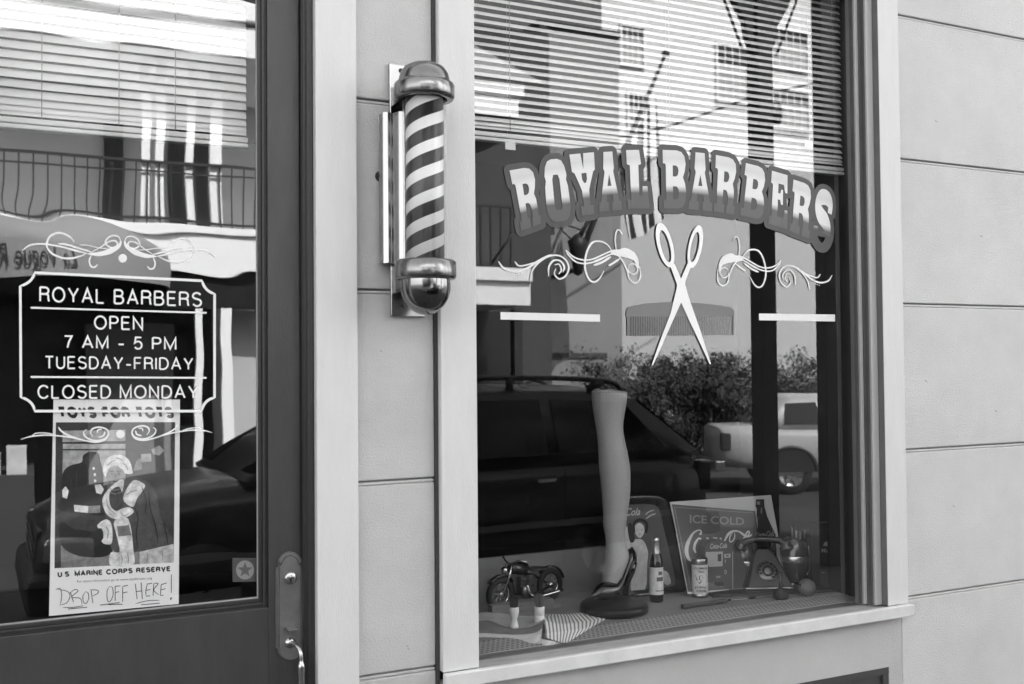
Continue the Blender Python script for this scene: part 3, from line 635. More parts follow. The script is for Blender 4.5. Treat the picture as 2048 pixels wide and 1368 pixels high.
b = MB(); b.lathe([(.0, -.02), (.012, -.018), (.016, -.004), (.018, 0)], (.985, 0, P(765, 352, -.01).z), axis='Y'); b.build('cable_grommet', m_black, T)
# ------------------------------------------------------------------ blinds
def blinds(name, label, x0, x1, Y, zrail, ztop, pitch, dep, tilt, cords, rod=None):
    T = thing(name, label, 'blinds', ((x0+x1)/2, Y, zrail))
    b = MB(); z = zrail+.030; i = 0
    while z < ztop:
        a = R(tilt+random.uniform(-1.5, 1.5)); pts = []
        for k_ in range(5):
            s = -dep/2+dep*k_/4; bow = .0022*(1-(2*s/dep)**2)
            pts.append((s*math.cos(a)-bow*math.sin(a), s*math.sin(a)+bow*math.cos(a)))
        vs = []; nx = 14; sag = random.uniform(-.0008, .0008)
        for j in range(nx+1):
            x = x0+(x1-x0)*j/nx
            for py_, pz_ in pts: vs.append((x, Y+py_, z+pz_+sag*math.sin(j*1.1+i)))
        b.add(vs, [(j*5+q, j*5+q+1, (j+1)*5+q+1, (j+1)*5+q) for j in range(nx) for q in range(4)], True)
        z += pitch if i > 2 else pitch*(.42+.2*i); i += 1
    b.build('slats', m_blind, T)
    b = MB(); b.box(x0-.004, x1+.004, Y-.014, Y+.014, zrail-.006, zrail+.010); b.box(x0-.004, x1+.004, Y-.017, Y+.014, zrail-.0225, zrail-.010); b.build('bottom_rail', m_rail, T, bevel=.003)
    for c_ in cords:
        b = MB()
        for dy in (-dep*.42, dep*.42): b.tube([(c_, Y+dy, zrail), (c_, Y+dy, ztop)], .0011, 6)
        b.build('ladder_cord', m_cord, T)
    return T
zr = P(1320, 305, .215).z
T = blinds('window_blinds', 'white slatted blinds raised halfway behind the large lettered window', wLi-.12, X0(1689, .215), .215, zr, 3.3, .0272, .026, 47, [X0(1022, .215), X0(1343, .215), X0(1630, .215)])
for px in (1022, 1343, 1620):
    c = P(px, 290, .19); b = MB(); b.box(c.x-.02, c.x+.02, .194, .1975, c.z-.016, c.z+.01); b.build('rail_clip', m_rail, T)
zr = P(250, 262, .16).z
blinds('door_blinds', 'pale slatted blinds hanging behind the glass of the shop door', -.36, X0(493, .16), .16, zr, 2.85, .0280, .029, 62, [X0(82, .16), X0(237, .16), X0(350, .16)])
# ------------------------------------------------------------------ poster, sticker
PY = GD+.007
def ondp(px, py): return P(px, py, PY)
b = MB(); cs = [ondp(*q) for q in ((107, 799), (360, 799), (357.5, 1208), (98, 1232))]
vs = []
for j in range(11):
    for i in range(7):
        u, v = i/6, j/10; q = cs[0]*(1-u)*(1-v)+cs[1]*u*(1-v)+cs[2]*u*v+cs[3]*(1-u)*v
        vs.append((q.x, q.y, q.z))
n0 = len(vs); vs += [(x, y+.0006, z) for x, y, z in vs]
fs = [(j*7+i, j*7+i+1, (j+1)*7+i+1, (j+1)*7+i) for j in range(10) for i in range(6)]
b.add(vs, fs+[tuple(q+n0 for q in f[::-1]) for f in fs])
post = b.build('poster', mat('poster_paper', .93, .7, bump=.05)); tag(post, 'toy charity poster with handwritten DROP OFF HERE taped inside the door glass', 'poster')
def grp(col, name, k): 
    return k.mb.build(name, mat('picture_grey_%02d' % int(col*1000), col, .6, var=col*.45, vs=45), post)
def c7p(x, y): return (90+.1462*x, 800+.1462*y)
def c8(x, y): return (90+.1754*x, 1000+.1754*y)
k = Marks(ondp); k.k = 8
k.sans('TOYS FOR TOTS', c7p(160, 88), c7p(1740, 92), c7p(188, 250), c7p(1775, 252), w=.30, gap=.06)
k.sans('U.S. MARINE CORPS RESERVE', c8(142, 818), c8(1432, 752), c8(145, 882), c8(1434, 812), w=.26, gap=.09)
k.text('For more information go to www.toysfortots.org', c8(365, 916), c8(1218, 876), c8(365, 950), c8(1218, 912))
hw = [[(120,1020),(175,1012),(190,1100),(175,1195)], [(140,1018),(250,1040),(285,1090),(250,1170),(165,1200)], [(290,1050),(325,1165)], [(280,1062),(340,1020),(375,1040),(300,1110),(400,1120),(425,1200)], [(460,1045),(432,1100),(440,1165),(470,1178),(498,1120),(490,1060),(460,1045)],
 [(525,1025),(545,1175)], [(515,1022),(600,1030),(600,1065),(535,1095)], [(735,985),(708,1040),(712,1140),(740,1158),(775,1090),(770,1000),(735,985)], [(800,985),(800,1150)], [(795,985),(860,978)], [(800,1055),(845,1045)], [(885,990),(885,1160)], [(885,985),(945,972)], [(885,1060),(940,1048)],
 [(1030,955),(1050,1130)], [(1095,940),(1110,1130)], [(1040,1045),(1100,1035)], [(1165,965),(1150,1030),(1152,1095)], [(1160,960),(1220,948)], [(1155,1030),(1200,1020)], [(1152,1098),(1200,1090)], [(1240,955),(1232,1090)], [(1238,950),(1290,955),(1240,1025),(1300,1085)], [(1325,965),(1315,1085)], [(1325,965),(1388,945)], [(1320,1025),(1375,1010)], [(1315,1090),(1350,1085)],
 [(1440,850),(1440,1055)], [(1432,1110),(1430,1140),(1445,1112),(1425,1122)], [(200,1225),(330,1222),(440,1205)], [(262,1242),(480,1222)], [(630,1198),(850,1168)], [(720,1192),(885,1188)], [(1030,1183),(1160,1150),(1308,1142)], [(1095,1195),(1308,1175)]]
for pts in hw: k.stroke([c8(*q) for q in pts], 1.5, k=4)
k.mb.build('poster_lettering', m_black, post)
# generic picture: hanging dark coat, bundled person in fur trimmed coat and hat, wrapped parcels
pic = [
 (.035, [c7p(148,305), c7p(1780,302), c8(1468,712), c8(108,778)], 1),
 (.44, [c7p(240,420),c7p(1100,408),c7p(1100,560),c7p(240,575)], 0), (.42, [c7p(245,600),c7p(1100,600),c7p(1100,665),c7p(245,670)], 0), (.40, [c7p(245,690),c7p(1100,690),c7p(1100,1100),c7p(230,1300)], 0), (.22, [c8(180,520),c8(1468,500),c8(1466,712),c8(182,770)], 0),
 (.010, [c7p(225,1320),c7p(240,1010),c7p(340,900),c7p(500,850),c7p(520,760),c7p(620,705),c7p(730,730),c7p(760,850),c7p(800,1000),c7p(800,1320),c8(720,170),c8(330,140),c8(150,100)], 1),
 (.028, [c7p(545,790),c7p(620,730),c7p(710,770),c7p(720,860),c7p(640,900),c7p(550,870)], 1),
 (.006, [c8(180,250),c8(330,330),c8(520,360),c8(760,480),c8(740,620),c8(560,655),c8(330,620),c8(180,500)], 1),
 (.075, [c8(680,-60),c8(1000,-260),c8(1250,-120),c8(1320,200),c8(1468,480),c8(1330,530),c8(1020,595),c8(760,560),c8(690,200)], 1),
 (.80, [c7p(790,950),c7p(850,800),c7p(1000,745),c7p(1140,810),c7p(1195,960),c7p(1185,1010),c7p(1090,1000),c7p(1000,900),c7p(880,920),c7p(830,1050)], 1),
 (.26, [c7p(838,1040),c7p(872,950),c7p(970,915),c7p(1065,955),c7p(1092,1040),c7p(1062,1130),c7p(960,1160),c7p(872,1120)], 1),
 (.12, [c7p(870,1140),c7p(960,1165),c7p(1060,1140),c7p(1085,1210),c7p(1050,1290),c7p(960,1340),c7p(880,1300),c7p(845,1210)], 1),
 (.75, [c8(660,-30),c8(790,-190),c8(900,-230),c8(860,-60),c8(740,-20),c8(800,110),c8(950,80),c8(1010,140),c8(880,215),c8(760,205),c8(680,120)], 1),
 (.03, [c8(740,-90),c8(850,-150),c8(890,40),c8(820,125),c8(745,60)], 1),
 (.75, [c8(890,-20),c8(1000,-220),c8(1120,-190),c8(1135,-140),c8(1050,-20),c8(1000,80)], 1),
 (.80, [c8(330,55),c8(495,70),c8(490,148),c8(335,130)], 0), (.26, [c8(495,68),c8(630,60),c8(630,145),c8(495,148)], 0),
 (.76, [c8(595,290),c8(700,220),c8(760,290),c8(765,480),c8(700,505),c8(645,470),c8(660,380)], 1), (.014, [c8(455,470),c8(540,370),c8(640,320),c8(665,430),c8(600,500),c8(520,570)], 1),
 (.75, [c8(790,240),c8(950,215),c8(1010,590),c8(1000,735),c8(750,745),c8(750,600),c8(850,590),c8(820,420)], 1), (.18, [c8(820,300),c8(955,285),c8(985,400),c8(835,415)], 0),
 (.55, [c8(1080,590),c8(1466,500),c8(1466,710),c8(1080,730)], 1),
 (.36, [c7p(1310,740),c7p(1450,730),c7p(1455,840),c7p(1320,850)], 0), (.34, [c7p(1450,680),c7p(1560,620),c7p(1630,690),c7p(1560,760),c7p(1480,740)], 0), (.2, [c7p(1250,830),c7p(1310,790),c7p(1330,950),c7p(1210,970)], 1)]
ks = {}
kk = 1
for col, pts, smo in pic:
    k = ks.setdefault(col, Marks(ondp)); kk += 1; k.k = 8+kk*3
    if smo and len(pts) > 4: pts = [(q.x, q.y) for q in catmull([Vector(p) for p in pts], 4, True)]
    k.poly(pts)
k = ks[.80]; k.k = 120
for q in ((665,935),(680,1020),(685,1105),(700,1190)): k.disc(c7p(*q), 2.4, 3)
k.poly([c7p(680,1160),c7p(760,1150),c7p(805,1220),c7p(770,1290),c7p(700,1270)]); k.poly([c7p(235,1230),c7p(280,1180),c7p(325,1240),c7p(300,1350),c7p(240,1330)])
ks.setdefault(.30, Marks(ondp)).k = 150; ks[.010].k = 130; ks[.010].disc(c7p(915, 1012), 1.5); ks[.010].disc(c7p(1010, 1008), 1.5); ks[.010].stroke([c7p(885, 985), c7p(915, 972), c7p(945, 985)], 1.3); ks[.010].stroke([c7p(980, 983), c7p(1012, 968), c7p(1040, 982)], 1.3); ks[.010].stroke([c7p(962, 1010), c7p(958, 1045), c7p(975, 1052)], 1.0); ks[.010].stroke([c7p(930, 1108), c7p(962, 1118), c7p(998, 1106)], 1.6)
for q in ([(860,1200),(950,1230),(1070,1200)], [(870,1250),(960,1285),(1060,1250)]): ks[.30].stroke([c7p(*p) for p in q], 1.2)
for q in ([(560,850),(600,980),(590,1150)], [(740,880),(700,1000),(720,1130)], [(300,1020),(360,1120),(340,1290)], [(440,950),(430,1150),(470,1300)]): ks[.028].k += 1; ks[.028].stroke([c7p(*p) for p in q], 2.2)
ks[.010].k = 160
for q in ([(1010,60),(1060,200),(1040,380),(1060,560)], [(1180,-100),(1200,100),(1260,300),(1290,500)], [(1100,-160),(1150,0),(1140,160)], [(1350,250),(1380,380),(1400,500)], [(800,-120),(830,-20),(800,60)], [(560,390),(580,450),(550,510)]): ks[.010].stroke([c8(*p) for p in q], 2.0)
ks[.30].k = 150
for q in ([(700,-20),(720,80),(800,160)], [(860,140),(900,180),(960,150)], [(930,-60),(990,-100),(1060,-110)], [(870,620),(880,680),(870,730)], [(940,600),(950,670),(945,730)], [(1160,590),(1170,650),(1160,710)], [(1330,560),(1340,630),(1330,700)], [(690,300),(720,350),(710,440)]): ks[.30].stroke([c8(*p) for p in q], 1.8)
for q in ([(850,900),(900,850),(960,820)], [(1060,860),(1110,900),(1130,960)], [(960,790),(1010,800),(1060,830)]): ks[.30].stroke([c7p(*p) for p in q], 1.8)
for q in ([(320,560),(560,500),(700,360)],): pass
for col, k in ks.items(): grp(col, 'poster_print', k)
k = Marks(ondp); b = MB(); cs = [ondp(*q) for q in ((465, 1116), (513, 1116), (513, 1163), (465, 1164))]
b.add(cs+[c+Vector((0, .0005, 0)) for c in cs], [(0, 1, 2, 3), (7, 6, 5, 4)]); st = b.build('sticker', mat('sticker_film', .10, .4)); tag(st, 'square sticker with round star badge low on the door glass', 'sticker')
k = Marks(ondp); k.k = 8; k.disc((490, 1140), 18, 19); k.mb.build('badge', mat('badge_grey', .34, .4), st)
k = Marks(ondp); k.k = 14
k.poly([(490+(15.5 if i % 2 == 0 else 6.5)*math.sin(math.pi*i/5), 1140-(16 if i % 2 == 0 else 6.8)*math.cos(math.pi*i/5)) for i in range(10)])
k.mb.build('star', mat('badge_dark', .14, .4), st)
# ------------------------------------------------------------------ display objects
def fl(px, py, dz=0): return PZ(px, py, FZ+.0005+dz)
# mannequin leg
bp = fl(1228, 1206, .034)
T = thing('mannequin_leg', 'mannequin leg in fishnet stocking and black high heel on round black base', 'mannequin leg', (bp.x, bp.y, FZ+.003))
LY = bp.y
b = MB(); b.lathe([(.0, 0), (.128, 0), (.136, .006), (.137, .026), (.130, .033), (.120, .036), (.0, .036)], (bp.x, bp.y, FZ+.003), n=64); b.build('pedestal', mat('gloss_black_base', .008, .3, spec=.25), T)
lp = [(1189, 1250, 784), (1189, 1249, 802), (1192, 1245, 830), (1196, 1243, 855), (1199, 1246, 880), (1201, 1251, 905), (1203, 1256, 935), (1206, 1257, 965), (1208, 1256, 995), (1210, 1252, 1025), (1210, 1249, 1050), (1214, 1248, 1075), (1215, 1251, 1095), (1213, 1256, 1112), (1211, 1254, 1130), (1208, 1247, 1150), (1206, 1240, 1166)]
ctr, rr = [], []
for i, (a, c, y) in enumerate(lp):
    o_ = 0 if y < 1080 else -(y-1080)*.0002
    p0 = P(a, y, LY+o_); p1 = P(c, y, LY+o_); ctr.append((p0+p1)/2); rr.append((p1-p0).length/2*.985)
m_leg, t_, b_ = nmat('fishnet_skin'); x_, y_, z_ = objxyz(t_)[0:3]
ang = mth(t_, 'MULTIPLY', mth(t_, 'ARCTAN2', y_, x_), 11.0)
geo = t_.nodes.new('ShaderNodeAttribute'); geo.attribute_name = 'fade'; an = geo.outputs['Fac']
zz = mth(t_, 'MULTIPLY', z_, 150.0); aa = mth(t_, 'MULTIPLY', an, 34.0)
l1 = mth(t_, 'LESS_THAN', mth(t_, 'FRACT', mth(t_, 'ADD', zz, aa)), .30); l2 = mth(t_, 'LESS_THAN', mth(t_, 'FRACT', mth(t_, 'SUBTRACT', zz, aa)), .30)
net = mth(t_, 'MAXIMUM', l1, l2); gray(t_, mth(t_, 'MULTIPLY_ADD', net, -.22, .41), b_.inputs['Base Color']); b_.inputs['Roughness'].default_value = .5
pts = catmull(ctr, 5); r2 = []
for i in range(len(ctr)-1):
    for j in range(5):
        t = j/5; p0 = rr[max(i-1, 0)]; p1, p2 = rr[i], rr[i+1]; p3 = rr[min(i+2, len(rr)-1)]
        r2.append(.5*((2*p1)+(p2-p0)*t+(2*p0-5*p1+4*p2-p3)*t*t+(3*p1-p0-3*p2+p3)*t**3))
r2.append(rr[-1])
b = MB(); n = 40; vs = []
for i, q in enumerate(pts):
    for j in range(n+1):
        a = PI2*j/n; v = Vector((math.cos(a)*r2[i], math.sin(a)*r2[i]*(1.05+.12*math.sin(a)), 0)); b.fade[len(vs)] = j/n; vs.append(q+v)
b.add(vs, [(i*(n+1)+j, i*(n+1)+j+1, (i+1)*(n+1)+j+1, (i+1)*(n+1)+j) for i in range(len(pts)-1) for j in range(n)], True)
k0 = len(b.v); b.add([pts[0]+Vector((0, 0, .012))]+[pts[0]+Vector((math.cos(PI2*j/n)*r2[0], math.sin(PI2*j/n)*r2[0], 0)) for j in range(n)], [(0, 1+j, 1+(j+1) % n) for j in range(n)], True)
b.build('leg', m_leg, T)
# shoe: swept cross sections from toe to heel
m_shoe = mat('black_patent', .012, .16, coat=.5)
zb = FZ+.040
def SP(px, py, o=0): return P(px, py, LY+o)
b = MB()
sec = [  # px, py(sole), py(top), half width, y offset
 (1183, 1196, 1190, .005, -.070), (1188, 1199, 1180, .020, -.068), (1197, 1200, 1170, .032, -.060), (1208, 1200, 1164, .040, -.050), (1220, 1197, 1163, .044, -.042), (1232, 1186, 1164, .046, -.034), (1241, 1170, 1150, .046, -.026), (1249, 1152, 1124, .046, -.018), (1257, 1140, 1100, .044, -.010), (1265, 1130, 1093, .034, .0), (1272, 1126, 1104, .014, .008)]
vs = []; n = 14
for px, ps, pt, hw_, o in sec:
    s_ = SP(px, ps, o); t__ = SP(px, pt, o); h = (t__.z-s_.z)
    for j in range(n):
        a = PI2*j/n; vs.append(Vector((s_.x+math.sin(a)*hw_*.30, s_.y+math.sin(a)*hw_, s_.z+h*(.5-.5*math.cos(a)))))
b.add(vs, [(i*n+j, i*n+(j+1) % n, (i+1)*n+(j+1) % n, (i+1)*n+j) for i in range(len(sec)-1) for j in range(n)]+[tuple(range(n)), tuple(range(n*(len(sec)-1), n*len(sec)))], True)
hp0 = SP(1262, 1126, .012); 
b.tube([hp0+Vector((.0, 0, .004)), hp0+Vector((-.004, 0, -.03)), SP(1254, 1165, .012), SP(1250, 1190, .012)], [.026, .021, .013, .012], 16)
shoe = b.build('shoe', m_shoe, T)
# round box like vertical dark items --------------------------------
def lathe_item(name, label, cat, px, pyb, profile_px, m, part, n=40, dy=0):
    c = fl(px, pyb); s = ppm(c); T = thing(name, label, cat, (c.x, c.y, FZ+.0005)); return T, c, s
# bottle
c = fl(1313, 1203); s = ppm(c)
T = thing('beer_bottle', 'dark glass bottle with foil neck and pale label beside the leg', 'bottle', (c.x, c.y, FZ+.0005))
def hz(py, c=c, s=s): return (1203-py)/s+FZ+.0005
b = MB(); b.lathe([(0, hz(1203)), (.0, hz(1203)+.001), (13.2/s, hz(1203)+.001), (14/s, hz(1199)), (14/s, hz(1130)), (12.5/s, hz(1118)), (8.5/s, hz(1106)), (7/s, hz(1092)), (6/s, hz(1082)), (6.6/s, hz(1081)), (6.6/s, hz(1077)), (0, hz(1077))], (c.x, c.y, 0)); b.build('glass_body', mat('brown_bottle_glass', .012, .07, coat=.6), T)
b = MB(); b.lathe([(14.25/s, hz(1187)), (14.25/s, hz(1133))], (c.x, c.y, 0), ang=(R(-200), R(20)), n=30); b.build('label', mat('paper_label', .62, .6, var=.12, vs=60), T)
b = MB(); b.lathe([(14.45/s, hz(1160)), (14.45/s, hz(1152))], (c.x, c.y, 0), ang=(R(-120), R(-60)), n=10); b.lathe([(14.45/s, hz(1180)), (14.45/s, hz(1178))], (c.x, c.y, 0), ang=(R(-130), R(-50)), n=10); b.lathe([(14.45/s, hz(1148)), (14.45/s, hz(1141))], (c.x, c.y, 0), ang=(R(-105), R(-70)), n=10); b.build('label_print', mat('print_grey_12', .12, .6), T)
b = MB(); b.lathe([(9.2/s, hz(1110)), (7.3/s, hz(1094)), (6.5/s, hz(1083)), (7.2/s, hz(1082)), (7.2/s, hz(1076)), (0, hz(1076))], (c.x, c.y, 0)); b.build('foil', mat('crumpled_foil', .6, .3, .9, var=.15, vs=90, bump=.6, bs=120), T)
# talc tin
c = fl(1400, 1193); s = ppm(c); T = thing('powder_tin', 'white powder tin with metal lid and dark printed emblem', 'tin', (c.x, c.y, FZ+.0005))
def hz(py): return (1193-py)/s+FZ+.0005
r_ = 16.2/s
b = MB(); b.lathe([(0, hz(1193)+.0002), (r_, hz(1193)+.0002), (r_, hz(1187)), (r_*.98, hz(1186.5)), (r_*.98, hz(1126)), (r_, hz(1125)), (r_, hz(1117)), (r_*.93, hz(1115)), (r_*.9, hz(1115.5)), (0, hz(1115.5))], (c.x, c.y, 0)); b.build('tin_body', mat('tin_metal', .42, .25, .9), T)
b = MB(); b.lathe([(r_*.995, hz(1186)), (r_*.995, hz(1128))], (c.x, c.y, 0)); b.build('tin_label', mat('tin_label_paper', .60, .55, var=.03, vs=30), T)
def oncyl(px, py, c=c, r_=r_*1.01):
    d = ray(px, py); ox, oy = CAM.x-c.x, CAM.y-c.y; A = d.x*d.x+d.y*d.y; B = 2*(ox*d.x+oy*d.y); CC = ox*ox+oy*oy-r_*r_
    D_ = max(B*B-4*A*CC, 0); t = (-B-math.sqrt(D_))/(2*A); return CAM+d*t
k = Marks(oncyl); k.k = 2
k.text('CLUBMAN', (1388, 1134.5), (1414, 1134.5), (1388, 1139), (1414, 1139), bold=.03); k.text('TALC', (1395, 1141), (1409, 1141), (1395, 1145.5), (1409, 1145.5), bold=.03); k.text('STYPTIC', (1390, 1173), (1413, 1173), (1390, 1177.5), (1413, 1177.5), bold=.03); k.text('POWDER', (1393, 1180), (1412, 1180), (1393, 1184.5), (1412, 1184.5), bold=.03)
k.poly([(1390.5, 1150), (1412, 1148.5), (1415, 1152), (1413, 1164), (1407, 1170), (1399, 1168), (1393, 1160)], [[(1400, 1152), (1404, 1150.5), (1406, 1158), (1403, 1163), (1400, 1158)]])
k.mb.build('tin_print', mat('print_grey_04', .04, .6), T)
# serving tray with a picture
f, nrm = onplane(P(1250, 1000, .60), P(1330, 1000, .60), fl(1310, 1188, .0))
def rrect(pts, k_=4): return [(q.x, q.y) for q in catmull([Vector(p) for p in pts], k_, True)]
outer = rrect([(1205, 1010), (1215, 996), (1250, 991), (1300, 989), (1325, 994), (1336, 1012), (1343, 1040), (1356, 1100), (1368, 1160), (1367, 1178), (1352, 1185), (1300, 1190), (1250, 1194), (1225, 1192)])
inner = rrect([(1222, 1016), (1235, 1010), (1270, 1009), (1305, 1009), (1318, 1018), (1328, 1060), (1340, 1110), (1350, 1160), (1344, 1172), (1300, 1177), (1260, 1180), (1235, 1178)])
def resamp(p, n):
    p = [Vector(q) for q in p]+[Vector(p[0])]; L_ = [0]
    for a_, c_ in zip(p, p[1:]): L_.append(L_[-1]+(c_-a_).length)
    out = []
    for i in range(n):
        t = L_[-1]*i/n; j = max(k_ for k_ in range(len(p)-1) if L_[k_] <= t); out.append(tuple(p[j].lerp(p[j+1], (t-L_[j])/max(L_[j+1]-L_[j], 1e-9))))
    return out
outer = resamp(outer, 60); inner = resamp(inner, 60)
c = f(1300, 1190); T = thing('serving_tray', 'dark rimmed metal tray with pale picture of a lady, behind the leg', 'tray', (c.x, c.y, FZ))
def solid(f, outer, l0, l1, b=None):
    b = b or MB(); n = len(outer); a_ = [f(q[0], q[1], l0) for q in outer]; c_ = [f(q[0], q[1], l1) for q in outer]
    tri = tessellate_polygon([[Vector((q[0], q[1], 0)) for q in outer]])
    b.add(a_+c_, [tuple(t) for t in tri]+[tuple(i+n for i in t[::-1]) for t in tri]+[(i, (i+1) % n, (i+1) % n+n, i+n) for i in range(n)]); return b
solid(f, outer, -.004, -.0015).build('tray_back', m_black, T)
b = MB(); n = len(outer); cen = Vector((sum(q[0] for q in outer)/n, sum(q[1] for q in outer)/n))
rings = []
for tt, lift in ((0, .016), (.25, .019), (.55, .012), (.85, .003), (1.0, .0)):
    rings.append([f(o_[0]*(1-tt)+i_[0]*tt, o_[1]*(1-tt)+i_[1]*tt, lift) for o_, i_ in zip(outer, inner)])
rings.insert(0, [f(q[0], q[1], -.001) for q in outer])
vs = [q for r__ in rings for q in r__]
b.add(vs, [(i*n+j, i*n+(j+1) % n, (i+1)*n+(j+1) % n, (i+1)*n+j) for i in range(len(rings)-1) for j in range(n)], True); b.build('tray_rim', mat('dark_enamel', .022, .2, coat=.4), T)
solid(f, inner, -.001, .0008).build('tray_face', mat('tray_face', .10, .35), T)
def cA(x, y): return (940+.2632*x, 960+.2632*y)
k = Marks(lambda px, py: f(px, py, .0012), dy=nrm); k.k = 4
k.text('Coca-Cola', cA(1040, 218), cA(1292, 210), cA(1040, 278), cA(1292, 268), shear=.35, bold=.01)
k.stroke([cA(1330, 265), cA(1360, 240), cA(1400, 228)], 2); k.stroke([cA(1335, 295), cA(1370, 270), cA(1410, 255)], 2.4)
k.mb.build('tray_lettering', mat('print_grey_50', .5, .5), T)
k = Marks(lambda px, py: f(px, py, .0014), dy=nrm); k.k = 4
k.poly(rrect([cA(1180, 480), cA(1250, 440), cA(1320, 460), cA(1350, 560), cA(1330, 640), cA(1270, 660), cA(1225, 700), cA(1225, 840), cA(1320, 835), cA(1400, 820), cA(1520, 790), cA(1470, 690), cA(1350, 660), cA(1345, 560), cA(1300, 480)]) if False else rrect([cA(1185, 500), cA(1240, 455), cA(1310, 455), cA(1350, 540), cA(1345, 640), cA(1330, 830), cA(1225, 840), cA(1230, 650), cA(1190, 570)]))
k.poly(rrect([cA(1252, 350), cA(1285, 325), cA(1318, 350), cA(1322, 400), cA(1290, 440), cA(1255, 405)])); k.poly(rrect([cA(1180, 370), cA(1215, 350), cA(1225, 400), cA(1222, 470), cA(1185, 500)])); k.poly(rrect([cA(1440, 690), cA(1500, 700), cA(1525, 780), cA(1480, 790)]))
k.mb.build('tray_picture', mat('print_grey_55', .55, .5, var=.12, vs=30), T)
k = Marks(lambda px, py: f(px, py, .0022), dy=nrm); k.k = 4
k.stroke([cA(1245, 400), cA(1245, 330), cA(1290, 300), cA(1340, 330), cA(1335, 400)], 5, taper=False); k.poly(rrect([cA(1195, 350), cA(1225, 330), cA(1250, 450), cA(1215, 470)])); k.disc(cA(1272, 380), .8); k.disc(cA(1300, 378), .8); k.stroke([cA(1278, 410), cA(1295, 408)], .9)
k.mb.build('tray_print', mat('print_grey_02', .02, .5), T)
# tin advertising sign
def cB(x, y): return (1230+.19*x, 970+.19*y)
f, nrm = onplane(P(1340, 1004, .64), P(1542, 990, .64), fl(1470, 1184))
outer = [(1340, 1004), (1542, 990), (1576, 1180), (1376, 1188)]
c = f(1470, 1184); T = thing('tin_sign', 'tin sign reading ICE COLD over white script, leaning behind the phone', 'sign', (c.x, c.y, FZ))
solid(f, outer, -.003, 0).build('sign_plate', mat('cream_enamel', .50, .35, var=.03), T)
k = Marks(lambda px, py: f(px, py, .0004), dy=nrm); k.poly([cB(597, 202), cB(1474, 274), cB(1520, 600), (1560, 1172), (1376, 1184)]); k.mb.build('sign_panel', mat('red_enamel_grey', .085, .35), T)
k = Marks(lambda px, py: f(px, py, .0007), dy=nrm); k.k = 3; k.stroke([cB(625, 232), cB(1455, 296), (1514, 1090)], 1.0, smooth=False, taper=False); k.stroke([cB(625, 232), (1382, 1180)], 1.0, smooth=False, taper=False)
k.mb.build('sign_line', mat('print_grey_25', .25, .4), T)
k = Marks(lambda px, py: f(px, py, .0008), dy=nrm); k.k = 3
bt_ = [(1482,150),(1568,150),(1572,225),(1585,270),(1600,330),(1650,440),(1690,520),(1698,700),(1740,1150),(1500,1150),(1480,700),(1478,560),(1500,450),(1488,320),(1492,250),(1478,225)]
k.poly([cB(*q) for q in bt_]); k.mb.build('sign_bottle', mat('print_grey_02', .02, .4), T)
k = Marks(lambda px, py: f(px, py, .0011), dy=nrm); k.k = 3
k.text('ICE COLD', cB(785, 312), cB(1358, 345), cB(785, 402), cB(1358, 424), bold=.02)
k.stroke([cB(1500, 440), cB(1498, 380), cB(1505, 330)], 1.6); k.poly([cB(1490, 175), cB(1525, 175), cB(1525, 210), cB(1490, 205)]); k.stroke([cB(1540, 240), cB(1538, 300)], 2.4)
k.text('Coca-Cola', cB(1475, 505), cB(1675, 475), cB(1478, 555), cB(1672, 540), shear=.4, bold=.01)
k.mb.build('sign_lettering', mat('print_grey_24', .24, .4), T)
k = Marks(lambda px, py: f(px, py, .0013), dy=nrm); k.k = 3
for pts, wd in (([(895, 525), (905, 490), (880, 475), (820, 510), (770, 600), (750, 690), (770, 770), (800, 800)], [5, 3, 2, 4, 7, 8, 6, 4]), ([(905, 572), (880, 562), (845, 610), (832, 670), (848, 715)], [3, 3, 5, 5, 3]), ([(960, 562), (985, 562)], 3), ([(1030, 560), (1075, 562)], 3), ([(1100, 562), (1120, 568)], 3),
   ([(1150, 590), (1190, 520), (1235, 488), (1300, 490), (1360, 530), (1400, 545), (1440, 520)], [3, 5, 4, 3, 5, 5, 2]), ([(1240, 492), (1210, 540), (1205, 590), (1225, 600), (1255, 560), (1258, 500)], 2.4), ([(1330, 605), (1352, 570), (1380, 510), (1400, 488), (1412, 505), (1385, 550)], 3), ([(1380, 570), (1400, 545)], 3)):
    k.stroke([cB(*q) for q in pts], wd, k=5)
k.mb.build('sign_script', mat('print_grey_58', .58, .4), T)
# toy vending machine
A_, B_ = fl(1410, 1189), fl(1469, 1184)
f, nrm = onplane(A_, B_, A_+Vector((0, 0, .1)))
T = thing('toy_vending_machine', 'small dark round topped toy drinks machine behind the powder tin', 'toy', tuple((A_+B_)/2))
o_ = [(1410, 1189), (1410, 1096)]+[(1438.5-28.5*math.cos(t), 1096-15*math.sin(t)) for t in [math.pi*i/12 for i in range(1, 12)]]+[(1467, 1096), (1469, 1184)]
solid(f, o_, -.05, 0).build('machine_body', mat('toy_red_grey', .10, .3, coat=.3), T, bevel=.002)
k = Marks(lambda px, py: f(px, py, .0006), dy=nrm); k.k = 2
k.poly([cB(955, 705), cB(1135, 700), cB(1132, 855), cB(985, 862), cB(955, 760)]); k.poly([cB(1148, 728), cB(1215, 722), cB(1215, 762), cB(1148, 768)]); k.stroke([(1411, 1183.5), (1464, 1180.5)], 1.6, taper=False)
k.mb.build('machine_panel', mat('print_grey_40', .40, .4), T)
k = Marks(lambda px, py: f(px, py, .0010), dy=nrm); k.k = 2
